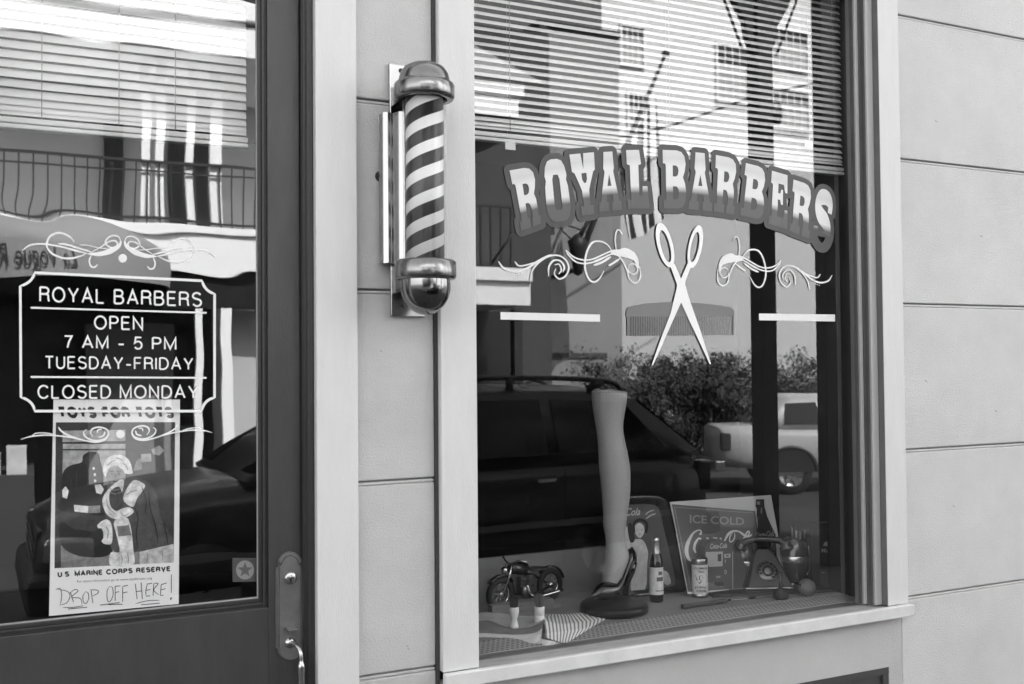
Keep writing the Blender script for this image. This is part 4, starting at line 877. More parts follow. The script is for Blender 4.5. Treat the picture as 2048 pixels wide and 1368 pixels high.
k.text('Coca-Cola', cB(1000, 618), cB(1178, 608), cB(1000, 672), cB(1178, 662), shear=.35, bold=.015); k.stroke([cB(1150, 915), cB(1160, 895), cB(1172, 915), cB(1162, 935), cB(1150, 915)], 1); k.stroke([cB(1060, 962), cB(1112, 960)], .9); k.stroke([cB(1066, 975), cB(1106, 973)], .9); k.stroke([cB(1036, 1012), cB(1036, 1078), cB(1140, 1070)], .8, smooth=False); k.stroke([cB(1160, 785), cB(1162, 815)], 1.2); k.stroke([cB(1236, 700), cB(1238, 1100)], .8)
k.mb.build('machine_lettering', mat('print_grey_50', .5, .5), T)
k = Marks(lambda px, py: f(px, py, .0012), dy=nrm); k.k = 2
k.poly([cB(1046, 1022), cB(1142, 1018), cB(1142, 1058), cB(1046, 1064)]); k.poly([cB(1080, 728), cB(1118, 726), cB(1118, 800), cB(1080, 804)]); k.poly([cB(1168, 738), cB(1195, 736), cB(1195, 750), cB(1168, 752)])
k.mb.build('machine_slot', mat('print_grey_06', .06, .5), T)
# low plank under the phone
a = fl(1500, 1187); T0 = MB(); T0.bar(fl(1418, 1191)+Vector((0, 0, .006)), fl(1697, 1178)+Vector((0, 0, .006)), .09, .011)
tag(T0.build('plank', mat('dark_wood', .045, .6, var=.015, vs=20, stretch=(1, 6, 6)), bevel=.001), 'low dark plank on the display floor under the telephone', 'plank')
# telephone
def cC(x, y): return (1440+.1389*x, 1030+.1389*y)
c = fl(1536, 1178); s = ppm(c); z0 = FZ+.0125
T = thing('rotary_telephone', 'old dark rotary dial telephone with handset on its cradle', 'telephone', (c.x, c.y+.02, z0), rz=R(-24))
def L(x, y, z): return Vector((x, y, z))
m_ph = mat('bakelite', .035, .25, coat=.25)
wB, wT = .105, .048; Hh = .155
b = MB(); secs = []
for t in range(9):
    v = t/8; hw_ = wB*(1-v)**1.15+wT*(1-(1-v)**1.15); yf = -.085+.105*v**1.05; yb = .095-.03*v; z = .014+(Hh-.014)*v
    secs.append([L(x, y, z) for x, y in ((-hw_, yf+.012), (-hw_+.012, yf), (hw_-.012, yf), (hw_, yf+.012), (hw_, yb-.01), (hw_-.01, yb), (-hw_+.01, yb), (-hw_, yb-.01))])
secs.insert(0, [q+L(0, 0, -.014) for q in secs[0]])
vs = [q for s__ in secs for q in s__]
b.add(vs, [(i*8+j, i*8+(j+1) % 8, (i+1)*8+(j+1) % 8, (i+1)*8+j) for i in range(len(secs)-1) for j in range(8)]+[tuple(range(8))[::-1], tuple(range(len(vs)-8, len(vs)))])
b.build('phone_body', m_ph, T, world=False, bevel=.004, seg=3)
tl = math.atan2(.105, Hh-.014); mt = Matrix.Rotation(-tl, 4, 'X')
dc = L(0, -.085+.105*.42-.004, .014+(Hh-.014)*.40)
b = MB(); b.lathe([(0, -.010), (.012, -.010), (.020, -.008), (.022, -.002)], dc, axis='Y', mtx=mt); b.lathe([(.026, -.006), (.044, -.005), (.047, 0)], dc, axis='Y', mtx=mt, n=40); b.build('dial', mat('dial_metal', .16, .3, .6), T, world=False)
b = MB()
for i in range(10):
    a = R(-60+i*29); q = mt @ Vector((.035*math.cos(a), -.0072, .035*math.sin(a))); b.lathe([(0, -.001), (.0052, -.001), (.0052, .0005)], dc+q, axis='Y', mtx=mt, n=12)
b.build('finger_hole', mat('dial_hole', .01, .4), T, world=False)
b = MB()
for sx in (-1, 1):
    b.box(sx*.04-.008, sx*.04+.008, -.0, .05, Hh-.004, Hh+.028)
b.build('cradle', m_ph, T, world=False, bevel=.003)
b = MB(); b.tube(catmull([L(-.105, .02, Hh+.0), L(-.095, .022, Hh+.022), L(-.06, .025, Hh+.038), L(0, .025, Hh+.042), L(.06, .025, Hh+.038), L(.095, .022, Hh+.022), L(.105, .02, Hh+.0)], 5), [.030]*3+[.026]*3+[.015]*4+[.0135]*11+[.015]*4+[.026]*3+[.030]*3, 18)
b.build('handset', m_ph, T, world=False)
b = MB(); b.box(-wB-.004, wB+.004, -.092, .10, -.0, .010); b.build('base_trim', mat('phone_trim', .35, .25, .9), T, world=False, bevel=.002)
# round dark pots behind the phone (a light ring paints in their highlight)
for (px, py, rr_, lab) in ((1487, 1176, 27, 'dark rounded pot with painted highlight left of the telephone'), (1590, 1172, 30, 'dark rounded pot with painted highlight right of the telephone')):
    c = fl(px, py); c = fl(px, py-6); s = ppm(c); r_ = rr_/s
    T = thing('round_pot', lab, 'pot', (c.x, c.y, FZ+.0005), group='rounded pots beside the telephone')
    z0 = FZ+.0006
    b = MB(); b.lathe([(0, z0), (r_*.6, z0), (r_*.85, z0+r_*.35), (r_*.98, z0+r_*.9), (r_, z0+r_*1.4), (r_*.98, z0+r_*1.75), (r_*.93, z0+r_*2.3), (r_*.78, z0+r_*2.9), (r_*.5, z0+r_*3.2), (0, z0+r_*3.3)], (c.x, c.y, 0), n=40); b.build('pot_body', mat('pot_glaze', .03, .18, coat=.5), T)
    b = MB(); b.lathe([(r_*1.005, z0+r_*1.5), (r_*1.02, z0+r_*1.55), (r_*1.02, z0+r_*1.85), (r_*1.0, z0+r_*1.9)], (c.x, c.y, 0), n=40); b.build('band', mat('painted_highlight', .5, .25, .9), T)
# small striped flag bundle
m_fl, t_, b_ = nmat('small_flag_stripes'); at = t_.nodes.new('ShaderNodeAttribute'); at.attribute_name = 'fade'
s1 = mth(t_, 'LESS_THAN', mth(t_, 'FRACT', mth(t_, 'MULTIPLY', at.outputs['Fac'], 7.0)), .42); gray(t_, mth(t_, 'MULTIPLY_ADD', s1, .26, .03), b_.inputs['Base Color'])
b = MB(); vs = []; nx, nz = 28, 12
YF = fl(1610, 1168).y
for j in range(nz+1):
    for i in range(nx+1):
        u, v = i/nx, j/nz; px = 1582+60*u-8*v*math.sin(3*u)+4*v; py = 1052+12*S(u*5)+(90+10*S(4*u))*v
        q = P(px, py, YF+.02*S(u*16+v)*(.4+v)); b.fade[len(vs)] = u; vs.append(q)
b.add(vs, [(j*(nx+1)+i, j*(nx+1)+i+1, (j+1)*(nx+1)+i+1, (j+1)*(nx+1)+i) for j in range(nz) for i in range(nx)], True)
p_ = fl(1612, 1172); T = thing('small_flag', 'small striped flag hanging in folds behind the telephone', 'flag', (p_.x, p_.y, FZ))
b.build('flag_cloth', m_fl, T)
b = MB(); q0 = Vector((p_.x, YF+.03, FZ+.001)); b.tube([q0, Vector((p_.x, YF+.03, P(1612, 1040, YF).z))], .003, 8); b.lathe([(0, 0), (.03, 0), (.03, .008), (.006, .012), (.004, .02)], q0, n=20); b.build('flag_stand', m_black, T)
# tall box with lettering
A_, B_ = fl(1642, 1180), fl(1688, 1176); f, nrm = onplane(A_, B_, A_+Vector((0, 0, .1)))
T = thing('tall_box', 'tall dark lettered carton at the right end of the display', 'box', tuple((A_+B_)/2))
solid(f, [(1642, 1181), (1637, 1048), (1686, 1045), (1689, 1177)], -.06, 0).build('box_body', mat('dark_carton', .03, .5), T, bevel=.001)
k = Marks(lambda px, py: f(px, py, .0006), dy=nrm); k.k = 2
k.text('Musaca', cC(1455, 478), cC(1695, 490), cC(1455, 540), cC(1695, 535), shear=.2, bold=.01); k.poly([cC(1480, 445), cC(1500, 400), cC(1530, 380), cC(1580, 425), cC(1578, 450)]); k.poly([cC(1640, 440), cC(1662, 370), cC(1685, 440)]); k.poly([cC(1590, 600), cC(1705, 598), cC(1712, 885), cC(1640, 850), cC(1600, 700)], [[cC(1610, 700), cC(1650, 700), cC(1655, 830), cC(1612, 820)]]); k.stroke([cC(1535, 203), cC(1610, 203)], 1.2); k.stroke([cC(1560, 888), cC(1670, 884)], 1.2); k.stroke([cC(1440, 105), cC(1700, 100)], 1); k.stroke([cC(1465, 830), cC(1510, 830)], 1)
k.mb.build('box_lettering', mat('print_grey_24', .24, .4), T)
# knob brush, bulb with stem
c = fl(1562, 1199); s = ppm(c); r_ = 15/s
T = thing('hair_duster', 'black round hair duster with upright handle in front of the telephone', 'brush', (c.x, c.y, FZ))
b = MB(); b.lathe([(0, .0005), (r_*.75, .0005), (r_*.98, r_*.35), (r_, r_*.8), (r_*.8, r_*1.3), (r_*.35, r_*1.55), (0, r_*1.6)], (c.x, c.y, FZ), n=32); b.build('bristles', mat('black_bristle', .02, .6, bump=.5, bs=200), T)
b = MB(); b.tube([Vector((c.x+.004, c.y, FZ+r_*1.45)), Vector((c.x+.008, c.y+.01, FZ+r_*2.4)), Vector((c.x+.006, c.y+.02, FZ+r_*3.6))], [.010, .007, .011], 14); b.build('handle', mat('dark_handle', .04, .25), T)
c = fl(1614, 1192); s = ppm(c); r_ = 17.5/s
T = thing('rubber_bulb', 'grey rubber bulb with thin metal nozzle beside the telephone', 'bulb', (c.x, c.y, FZ))
mt = Matrix.Rotation(R(-12), 4, 'Y')
b = MB(); b.lathe([(0, -r_*1.0)]+[(r_*math.sin(t), -r_*math.cos(t)*.95) for t in [math.pi*i/16 for i in range(1, 15)]]+[(r_*.2, r_*1.05)], (c.x, c.y, FZ+r_*.97), n=36, mtx=Matrix.Rotation(R(-70), 4, 'Y')); b.build('bulb', mat('grey_rubber', .12, .55), T)
b = MB(); q = Vector((c.x-r_*.9, c.y, FZ+r_*1.25)); b.tube(catmull([q, q+Vector((-.02, 0, .008)), q+Vector((-.048, -.004, .013))], 5), [.005]*11, 10); b.build('nozzle', m_chrome, T)
# razor, rod
b = MB(); a, c = fl(1364, 1218), fl(1452, 1206); b.bar(a+Vector((0, 0, .009)), c+Vector((0, 0, .009)), .022, .016)
tag(b.build('closed_razor', mat('razor_handle', .05, .35, var=.02, vs=30), bevel=.003), 'dark closed straight razor lying near the front of the display', 'razor')
T = thing('thin_rod', 'thin metal rod with dark joint lying in front of the toy machine', 'rod', tuple(fl(1500, 1198)))
b = MB(); b.tube([fl(1458, 1202)+Vector((0, 0, .003)), fl(1550, 1193)+Vector((0, 0, .003))], .0017, 8); b.build('rod', mat('rod_metal', .4, .3, .8), T)
b = MB(); b.tube([fl(1498, 1198.5)+Vector((0, 0, .005)), fl(1510, 1197)+Vector((0, 0, .005))], [.0055, .0055], 12); b.tube([fl(1457, 1202)+Vector((0, 0, .004)), fl(1461, 1201.5)+Vector((0, 0, .004))], .0035, 10); b.build('rod_joint', m_black, T)
# shaving brushes
for (px, pyb, hw_, hpx, bpx, bw_, lab, dk) in ((1028.5, 1256, 10, 42, 22, 9.5, 'white handled shaving brush with dark bristles, left of two', .05), (1079, 1247, 11, 34, 25, 12, 'stout white handled shaving brush on the striped cloth, right of two', .14)):
    c = fl(px, pyb, .012); s = ppm(c); z0 = FZ+.013
    T = thing('shaving_brush', lab, 'shaving brush', (c.x, c.y, z0), group='shaving brushes by the cloth')
    h = hpx/s; r_ = hw_/s
    b = MB(); b.lathe([(0, z0), (r_*.92, z0), (r_*.95, z0+h*.06), (r_*.72, z0+h*.25), (r_*.55, z0+h*.42), (r_*.8, z0+h*.55), (r_, z0+h*.75), (r_*.98, z0+h*.93), (r_*.8, z0+h)], (c.x, c.y, 0), n=32) if dk < .1 else b.lathe([(0, z0), (r_*.98, z0), (r_, z0+h*.25), (r_*.95, z0+h*.48), (r_*.85, z0+h*.5), (r_*.95, z0+h*.53), (r_*.92, z0+h*.8), (r_*.98, z0+h*.95), (r_*.8, z0+h)], (c.x, c.y, 0), n=32)
    b.build('handle', mat('ivory_handle', .72, .3), T)
    b = MB(); random.seed(int(px)); bl = bpx/s
    for i in range(420):
        a = random.uniform(0, PI2); q = math.sqrt(random.random()); r0 = q*r_*.72; r1 = q*bw_/s*random.uniform(.9, 1.08)
        L_ = bl*(1.0-.22*q*q)*random.uniform(.93, 1.03); t0 = Vector((c.x+r0*math.cos(a), c.y+r0*math.sin(a), z0+h*.97)); t1 = Vector((c.x+r1*math.cos(a), c.y+r1*math.sin(a), z0+h+L_)); w2 = Vector((-math.sin(a+i), math.cos(a+i), 0))*.0011
        b.add([t0-w2, t0+w2, t1+w2*.5, t1-w2*.5], [(0, 1, 2, 3)])
    b.build('bristles', mat('badger_bristle_%d' % (dk*100), dk, .7), T)
# wooden block behind the brushes
b = MB(); b.bar(fl(984, 1232)+Vector((0, .02, .020)), fl(1108, 1217)+Vector((0, .02, .020)), .045, .04)
tag(b.build('wooden_block', mat('grey_wood_block', .16, .7, var=.03, vs=15, stretch=(1, 6, 6)), bevel=.002), 'grey wooden block behind the two shaving brushes', 'block')
b = MB(); b.bar(fl(1104, 1219)+Vector((0, .03, .008)), fl(1129, 1217)+Vector((0, .03, .008)), .03, .016); tag(b.build('soap_bar', mat('soap', .22, .5), bevel=.003), 'small grey soap bar at the end of the wooden block', 'soap')
# striped cloth and folded sheets
m_cl, t_, b_ = nmat('ticking_stripes'); at = t_.nodes.new('ShaderNodeAttribute'); at.attribute_name = 'fade'
s1 = mth(t_, 'LESS_THAN', mth(t_, 'FRACT', mth(t_, 'MULTIPLY', at.outputs['Fac'], 17.0)), .45); gray(t_, mth(t_, 'MULTIPLY_ADD', s1, -.58, .82), b_.inputs['Base Color']); b_.inputs['Roughness'].default_value = .9
def cD(x, y): return (860+.1953*x, 1150+.1953*y)
T = thing('striped_cloth', 'folded striped barber cloth with upturned edge in the lower left corner', 'cloth', tuple(fl(1085, 1280)))
def patch(rows, nu, name, m, fadeu=True, thick=0):
    b = MB(); cur = [catmull([Vector(q) for q in r__], 6) for r__ in rows]; vs = []; n = len(cur[0]); m_ = 6
    full = []
    for i in range(len(cur)-1):
        for j in range(m_): full.append([cur[i][k_].lerp(cur[i+1][k_], j/m_) for k_ in range(n)])
    full.append(cur[-1])
    for r__ in full:
        for k_, q in enumerate(r__): b.fade[len(vs)] = k_/(n-1); vs.append(q)
    b.add(vs, [(i*n+k_, i*n+k_+1, (i+1)*n+k_+1, (i+1)*n+k_) for i in range(len(full)-1) for k_ in range(n-1)], True)
    return b.build(name, m, T)
def H(x, y, z): return fl(*cD(x, y), dz=z)
# front face: from upper rim to lower edge
patch([[H(1165, 470, .050), H(1300, 500, .036), H(1420, 500, .028), H(1560, 480, .014), H(1700, 460, .006), H(1828, 430, .003)],
       [H(1180, 560, .034), H(1310, 590, .024), H(1430, 575, .018), H(1560, 560, .010), H(1690, 500, .004), H(1828, 432, .002)],
       [H(1185, 640, .016), H(1310, 680, .008), H(1400, 690, .006), H(1520, 620, .004), H(1680, 520, .003), H(1826, 434, .001)]], 24, 'striped_face', m_cl)
patch([[H(1140, 655, .016), H(1190, 665, .016), H(1240, 672, .014), H(1300, 685, .010), H(1370, 690, .008)], [H(1150, 722, .002), H(1200, 722, .002), H(1250, 715, .002), H(1310, 705, .002), H(1385, 692, .002)]], 12, 'striped_hem', m_cl)
patch([[H(1165, 470, .050), H(1300, 500, .036), H(1420, 500, .028), H(1560, 480, .014), H(1700, 460, .006), H(1828, 430, .003)],
       [H(1150, 440, .012), H(1280, 420, .010), H(1400, 425, .010), H(1500, 410, .008), H(1620, 390, .006), H(1760, 415, .003)], [H(1180, 400, .006), H(1280, 400, .006), H(1380, 400, .006), H(1480, 395, .005), H(1560, 385, .005), H(1660, 385, .003)]], 24, 'striped_top', m_cl)
m_sheet = mat('pale_sheet', .6, .9, var=.05, vs=14); m_sheet2 = mat('grey_sheet', .22, .9, var=.05, vs=14)
patch([[H(420, 590, .014), H(650, 600, .012), H(900, 612, .012), H(1080, 590, .022), H(1150, 545, .034)], [H(420, 625, .004), H(650, 625, .004), H(880, 650, .003), H(1050, 690, .004), H(1140, 650, .008)], [H(420, 640, .001), H(650, 640, .001), H(880, 665, .001), H(1040, 705, .001), H(1150, 720, .001)]], 12, 'folded_sheet', m_sheet)
patch([[H(500, 470, .020), H(620, 470, .022), H(800, 545, .012), H(1000, 545, .014), H(1165, 485, .045)], [H(420, 590, .010), H(650, 596, .010), H(900, 608, .008), H(1080, 585, .016), H(1158, 540, .030)]], 12, 'folded_sheet', m_sheet2)
patch([[H(420, 400, .012), H(620, 380, .012), H(800, 400, .008), H(1000, 420, .008), H(1200, 400, .008)], [H(500, 470, .018), H(620, 468, .018), H(800, 540, .009), H(1000, 540, .010), H(1162, 480, .040)]], 12, 'folded_sheet', mat('light_sheet', .5, .9, var=.07, vs=14))
# toy motorcycle ------------------------------------------------------------------
c0 = fl(1048, 1212); s = ppm(c0)
T = thing('toy_motorcycle', 'black toy motorcycle with spoked wheels in front of the grey board', 'toy motorcycle', (c0.x+.005, c0.y-.005, FZ+.0005), rz=R(15)); T.scale = (1.15, 1.15, 1.15)
m_tire = mat('toy_tyre', .015, .7); m_mb = mat('toy_black', .02, .25, coat=.4); rw = .060; wb = .118
for xx in (-wb, wb):
    b = MB(); b.tor((xx, 0, rw), rw-.011, .011, 40, 10); wh = b.build('tyre', m_tire, T, world=False)
    b = MB(); b.tor((xx, 0, rw), rw-.021, .0028, 40, 8); b.lathe([(0, -.014), (.010, -.014), (.010, .014), (0, .014)], (xx, 0, rw), axis='Y', n=16)
    for i in range(16):
        a = PI2*i/16; b.tube([(xx+.009*math.cos(a), (-1)**i*.008, rw+.009*math.sin(a)), (xx+(rw-.022)*math.cos(a+.2), 0, rw+(rw-.022)*math.sin(a+.2))], .0009, 5)
    b.build('rim', m_chrome, wh, world=False)
    b = MB(); arc = [(xx+(rw+.006)*math.cos(a), 0, rw+(rw+.006)*math.sin(a)) for a in [R(15+15*i) if xx > 0 else R(35+13*i) for i in range(9)]]; b.tube(arc, .011, 10, flat=.35, side=(0, 1, 0)); b.build('mudguard', m_mb, T, world=False)
b = MB()
for sy in (-.014, .014): b.tube([(-wb, sy, rw), (-.085, sy, .125), (-.075, sy, .158)], .0042, 8)
b.build('fork', m_chrome, T, world=False)
b = MB(); b.tube([(-.078, 0, .145), (-.03, 0, .118), (.04, 0, .105), (wb, .014, rw)], .0045, 8); b.tube([(-.078, 0, .14), (-.05, 0, .05), (.03, 0, .035), (wb, -.014, rw)], .0045, 8); b.tube([(.035, 0, .105), (.03, 0, .035)], .0045, 8); b.build('frame', m_mb, T, world=False)
b = MB(); b.lathe([(0, -.052), (.012, -.050), (.021, -.030), (.023, 0), (.019, .03), (.008, .045), (0, .047)], (-.028, 0, .138), axis='X', sx=1, n=24, mtx=Matrix.Rotation(R(8), 4, 'Y')); b.build('fuel_tank', m_mb, T, world=False)
b = MB(); b.lathe([(0, .0), (.022, .001), (.028, .006), (.024, .012), (0, .013)], (.055, 0, .118), n=20, sx=1.3); b.build('saddle', mat('saddle_leather', .03, .5), T, world=False)
b = MB(); b.lathe([(0, -.02), (.024, -.02), (.026, 0), (.024, .02), (0, .02)], (0, 0, .055), axis='Y', n=20)
for i in range(7): b.box(-.034+i*.0, -.006, -.015, .015, .075+i*.0052, .0775+i*.0052); b.box(.002, .028, -.015, .015, .075+i*.0052, .0775+i*.0052)
b.build('engine', mat('engine_metal', .22, .35, .8), T, world=False)
b = MB(); b.tube(catmull([(-.01, -.02, .08), (.0, -.03, .045), (.04, -.032, .035), (.15, -.032, .04)], 6), .006, 10); b.build('exhaust', m_chrome, T, world=False)
b = MB(); b.tube(catmull([(-.045, -.062, .170), (-.065, -.045, .176), (-.075, 0, .160), (-.065, .045, .176), (-.045, .062, .170)], 6), .003, 8); b.build('handlebar', m_chrome, T, world=False)
b = MB(); b.lathe([(0, -.012), (.010, -.009), (.014, 0), (.013, .004), (0, .005)], (-.098, 0, .140), axis='X', n=18); b.build('headlamp', m_chrome, T, world=False)
b = MB(); b.tube([(.05, .02, .04), (.06, .045, .0)], .0025, 6); b.build('kickstand', m_chrome, T, world=False)
# ------------------------------------------------------------------ across the street
def house(name, label, D, gx): pass
m_h1 = mat('grey_siding', .55, .8, var=.02, vs=2); m_h2 = mat('brick_pale', .53, .9, var=.04, vs=5, stretch=(1, 1, 6)); m_h3 = mat('grey_render', .26, .85, var=.02, vs=1.2)
m_dark = mat('dark_siding', .045, .8); m_wht = mat('house_white_paint', .85, .6); m_iron = mat('dark_iron', .015, .5)
m_glz = mat('house_window_glass', .02, .06); m_roof = mat('roof_shingle', .06, .9)
def VX(px, D, g=GW): return P(px, 735, 2*g+D).x
def sq(p0, p1, D):             # centre and half width of a square post whose outline spans two places in the glass
    Y = D+2*GW-CAM.y; t0, t1 = VX(p0, D)/Y, VX(p1, D)/Y; w = Y*(t1-t0)/(2+t0+t1); return t0*(Y+w)+w, w
def VZ(px, py, D, g=GW): return P(px, py, 2*g+D).z
def railing(b, x0, x1, y, z0, z1, step, r=.009):
    b.box(x0, x1, y-.02, y+.02, z1-.035, z1); b.box(x0, x1, y-.015, y+.015, z0+.05, z0+.08); b.box(x0, x1, y-.012, y+.012, z1-.16, z1-.14)
    x = x0
    while x < x1: b.box(x-r, x+r, y-r, y+r, z0, z1-.03); x += step
# A: balcony house seen in the door
D = 11.0; g = GD
T = thing('balcony_house', 'two storey house with white upper balcony and posts across the street', 'house', (2, -D-2, -.4))
xa, xb = -7.0, VX(600, D, g); zf0 = VZ(450, 552, D, g); zf1 = VZ(450, 452, D, g)
ze0 = VZ(300, 125, D, g)
b = MB(); b.box(xa, xb, -D-1.7, -D, zf0+.02, zf1-.02); b.build('balcony_floor', m_wht, T)
b = MB(); b.box(xa, xb, -D-.0+.001, -D+.06, zf0, zf1-.12); b.box(xa, xb, -D+.001, -D+.12, zf1-.118, zf1); b.build('fascia', m_wht, T, bevel=.01)
b = MB(); b.box(xa, xb, -D-6, -D-1.7, -.62, ze0+.4); b.build('wall', m_h1, T)
b = MB(); b.box(VX(461, D+.3, g), xb, -D-1.0, -D-.62, -.62, zf0-.46); b.build('porch_wall', mat('pale_porch_wall', .45, .8, var=.03), T)
b = MB(); b.box(VX(175, D+1.2, g), VX(345, D+1.2, g), -D-1.59, -D-1.2, -.62, VZ(260, 648, D+1.2, g)); b.build('display_case', mat('case_grey', .22, .5), T)
b = MB(); b.box(xa, VX(462, D, g), -D-1.69, -D-1.6, -.62, zf0+.01); b.build('shopfront', mat('dark_shopfront', .02, .35), T)
b = MB(); b.box(xa, xb, -D-.35, -D-.05, zf0-.45, zf0-.001); b.build('recess_shade_beam', m_black, T)  # black beam stands in for the shadowed recess under the balcony
b = MB(); b.box(VX(205, D+1.6, g), VX(245, D+1.6, g), -D-1.695, -D-1.60, zf1, VZ(200, 240, D+1.6, g)); b.box(VX(340, D+1.6, g), VX(420, D+1.6, g), -D-1.695, -D-1.60, zf1, VZ(400, 235, D+1.6, g)); b.build('upper_door', mat('dark_door_grey', .035, .5), T)
b = MB(); railing(b, xa, xb, -D+.02, zf1, VZ(300, 322, D, g), .155); b.build('railing', m_iron, T)
for px, w_ in ((293, .055), (322, .055), (383, .05), (434, .075)):
    b = MB(); x = VX(px, D, g); b.box(x-w_, x+w_, -D-.14, -D-.02, zf1, ze0+.1); b.build('post', m_wht, T)
for px, w_ in ((398, .05), (456, .075)):
    b = MB(); x = VX(px, D, g); b.box(x-w_, x+w_, -D-.16, -D-.04, -.62, zf0-.452); b.build('post', m_wht, T)
b = MB()
for i, (q0, q1, dy) in enumerate(((0, .42, .55), (.46, .75, .63), (.82, 1.25, .70), (1.3, 2.1, .78))): b.box(xa, xb+.5, -D-1.7, -D+.1+dy, ze0+q0, ze0+q1)
b.build('eaves', m_wht, T, bevel=.02)
b = MB(); b.add([(xa, -D+1.0, ze0+2.12), (xb+.8, -D+1.0, ze0+2.12), (xb+.8, -D-3.5, ze0+3.4), (xa, -D-3.5, ze0+3.4), (xb+.8, -D-6, ze0+2.1), (xa, -D-6, ze0+2.1)], [(0, 1, 2, 3), (3, 2, 4, 5), (0, 3, 5), (1, 4, 2), (0, 5, 4, 1)]); b.build('roof', m_roof, T)
# raised porch step with pale boxes standing on it
zs_ = VZ(40, 948, D-1, g)
b = MB(); b.box(xa, VX(75, D-1, g), -D-.8, -D+1.05, -.62, zs_); b.build('porch_step', m_dark, T)
for i_, (q0, q1, q2) in enumerate(((18, 60, 890), (-45, 5, 905))):
    b = MB(); b.box(VX(q0, D-1, g), VX(q1, D-1, g), -D+.6, -D+1.0, zs_+.001, VZ(40, q2, D-1, g)); tag(b.build('planter', mat('planter_white', .5, .7, var=.1), bevel=.01), ('white planter box at the end of the porch step', 'white planter box farther along the porch step')[i_], 'planter', 'planters on the porch step')
# awning: half dome with mirrored-in-glass lettering
D2 = 9.2; T2 = thing('dome_awning', 'grey half dome shop awning with dark script lettering on its valance', 'awning', (VX(90, D2, g), -D2-1.5, VZ(90, 553, D2, g)))
zc = VZ(90, 553, D2, g); xl_, xr_ = VX(-190, D2, g), VX(372, D2, g); xc = (xl_+xr_)/2; hw_ = (xr_-xl_)/2; zt = VZ(90, 404, D2, g)
b = MB(); vs = []; nu, nv = 40, 14; val = .38
for j in range(nv+1):
    t = math.pi/2*j/nv
    for i in range(nu+1):
        a = math.pi*i/nu; vs.append((xc-hw_*math.cos(a)*math.cos(t)**.7, -D2-1.8+1.8*math.sin(a)*math.cos(t)**.7, zc+val+(zt-zc-val)*math.sin(t)))
n0 = nu+1
low = [(x, y, zc) for x, y, z in vs[:n0]]
vs2 = low+vs; b.add(vs2, [(j*n0+i, j*n0+i+1, (j+1)*n0+i+1, (j+1)*n0+i) for j in range(nv+1) for i in range(nu)], True); b.build('canopy', mat('awning_canvas', .26, .9, var=.01), T2)
# the script runs along the front of the valance
def onawn(u, v):
    a = math.pi*(.5)+u; return Vector((xc-hw_*math.cos(a)*1.004, -D2-1.8+1.8*math.sin(a)*1.004+.004, zc+v))
vs, fs = text2d('La Vogue R', .0, .3); b = MB(); x0 = min(v[0] for v in vs); x1 = max(v[0] for v in vs)
a0, a1 = -.62, .42
def amap(x, y):   # real text reads left to right when faced; it faces the shop, so its left is at larger x
    u = (x-x0)/(x1-x0); xx = VX(172, D2-1.7, g)*(1-u)+VX(-20, D2-1.7, g)*u
    s_ = (xx-xc)/hw_; s_ = max(-.98, min(.98, s_)); yy = -D2-1.8+1.8*math.sqrt(1-s_*s_)+.03; return (xx, yy, zc+.12+y*.34)
b.add([amap(*v) for v in vs], fs); b.build('awning_lettering', mat('dark_script', .03, .7), T2)
# B: porch house seen at the left of the window
D = 14.0
T = thing('porch_house', 'dark sided house end with white balcony fascia and iron railing', 'house', (7, -D-3, -.4))
x1 = VX(1063, D); xw = VX(1104, D+2); x0 = x1-4.2
f1, f0 = VZ(1000, 536, D), VZ(1000, 610, D)
b = MB(); b.box(x0, x1, -D-1.9, -D, f0, f1-.25); b.box(x0, x1, -D-1.9, -D+.10, f1-.248, f1); b.build('balcony', m_wht, T, bevel=.01)
b = MB(); b.box(x0, xw, -D-8, -D-2, -.62, VZ(1050, 62, D+2)); b.build('wall', mat('dark_house_wall', .055, .8, var=.01), T)
b = MB(); railing(b, x0, VX(1040, D), -D+.02, f1, VZ(1000, 412, D), .21, .018); b.tube([(VX(985, D), -D+.05, f1+.1), (VX(1045, D), -D+.05, VZ(1040, 440, D))], .025, 6); b.build('railing', m_iron, T)
b = MB(); b.box(VX(1030, D+.8), VX(1046, D+.8), -D-1.0, -D-.8, -.62, f0); b.build('post', m_iron, T)
b = MB(); b.box(x0, VX(1040, D+1.9), -D-1.99, -D-1.90, -.62, f0-.01); b.build('porch_door', m_black, T)
b = MB()
b.box(x0, VX(1054, D-.4), -D-1.5, -D+.4, VZ(1000, 187, D-.4), VZ(1000, 160, D-.4)); b.box(x0, VX(1041, D-.4), -D-1.5, -D+.42, VZ(1000, 231, D-.4), VZ(1000, 199, D-.4)); b.build('eaves', m_wht, T, bevel=.02)
b = MB(); b.box(x0, VX(1045, D-.4), -D-1.5, -D+.3, VZ(1000, 235, D-.4)-.25, VZ(1000, 231, D-.4)-.01); b.build('soffit', m_black, T)
b = MB(); ex = VX(1050, D); zq = VZ(1000, 158, D-.4); zp = VZ(1000, -60, D)
b.add([(x0, -D+.5, zq), (ex+.2, -D+.5, zq), (ex-.9, -D-3, zp), (x0, -D-3, zp)], [(0, 1, 2, 3)]); b.add([(x0, -D-3.1, zp), (ex-.9, -D-3.1, zp), (ex+.2, -D-7, zq), (x0, -D-7, zq)], [(0, 1, 2, 3)]); b.build('roof', mat('pale_roof', .30, .8), T)
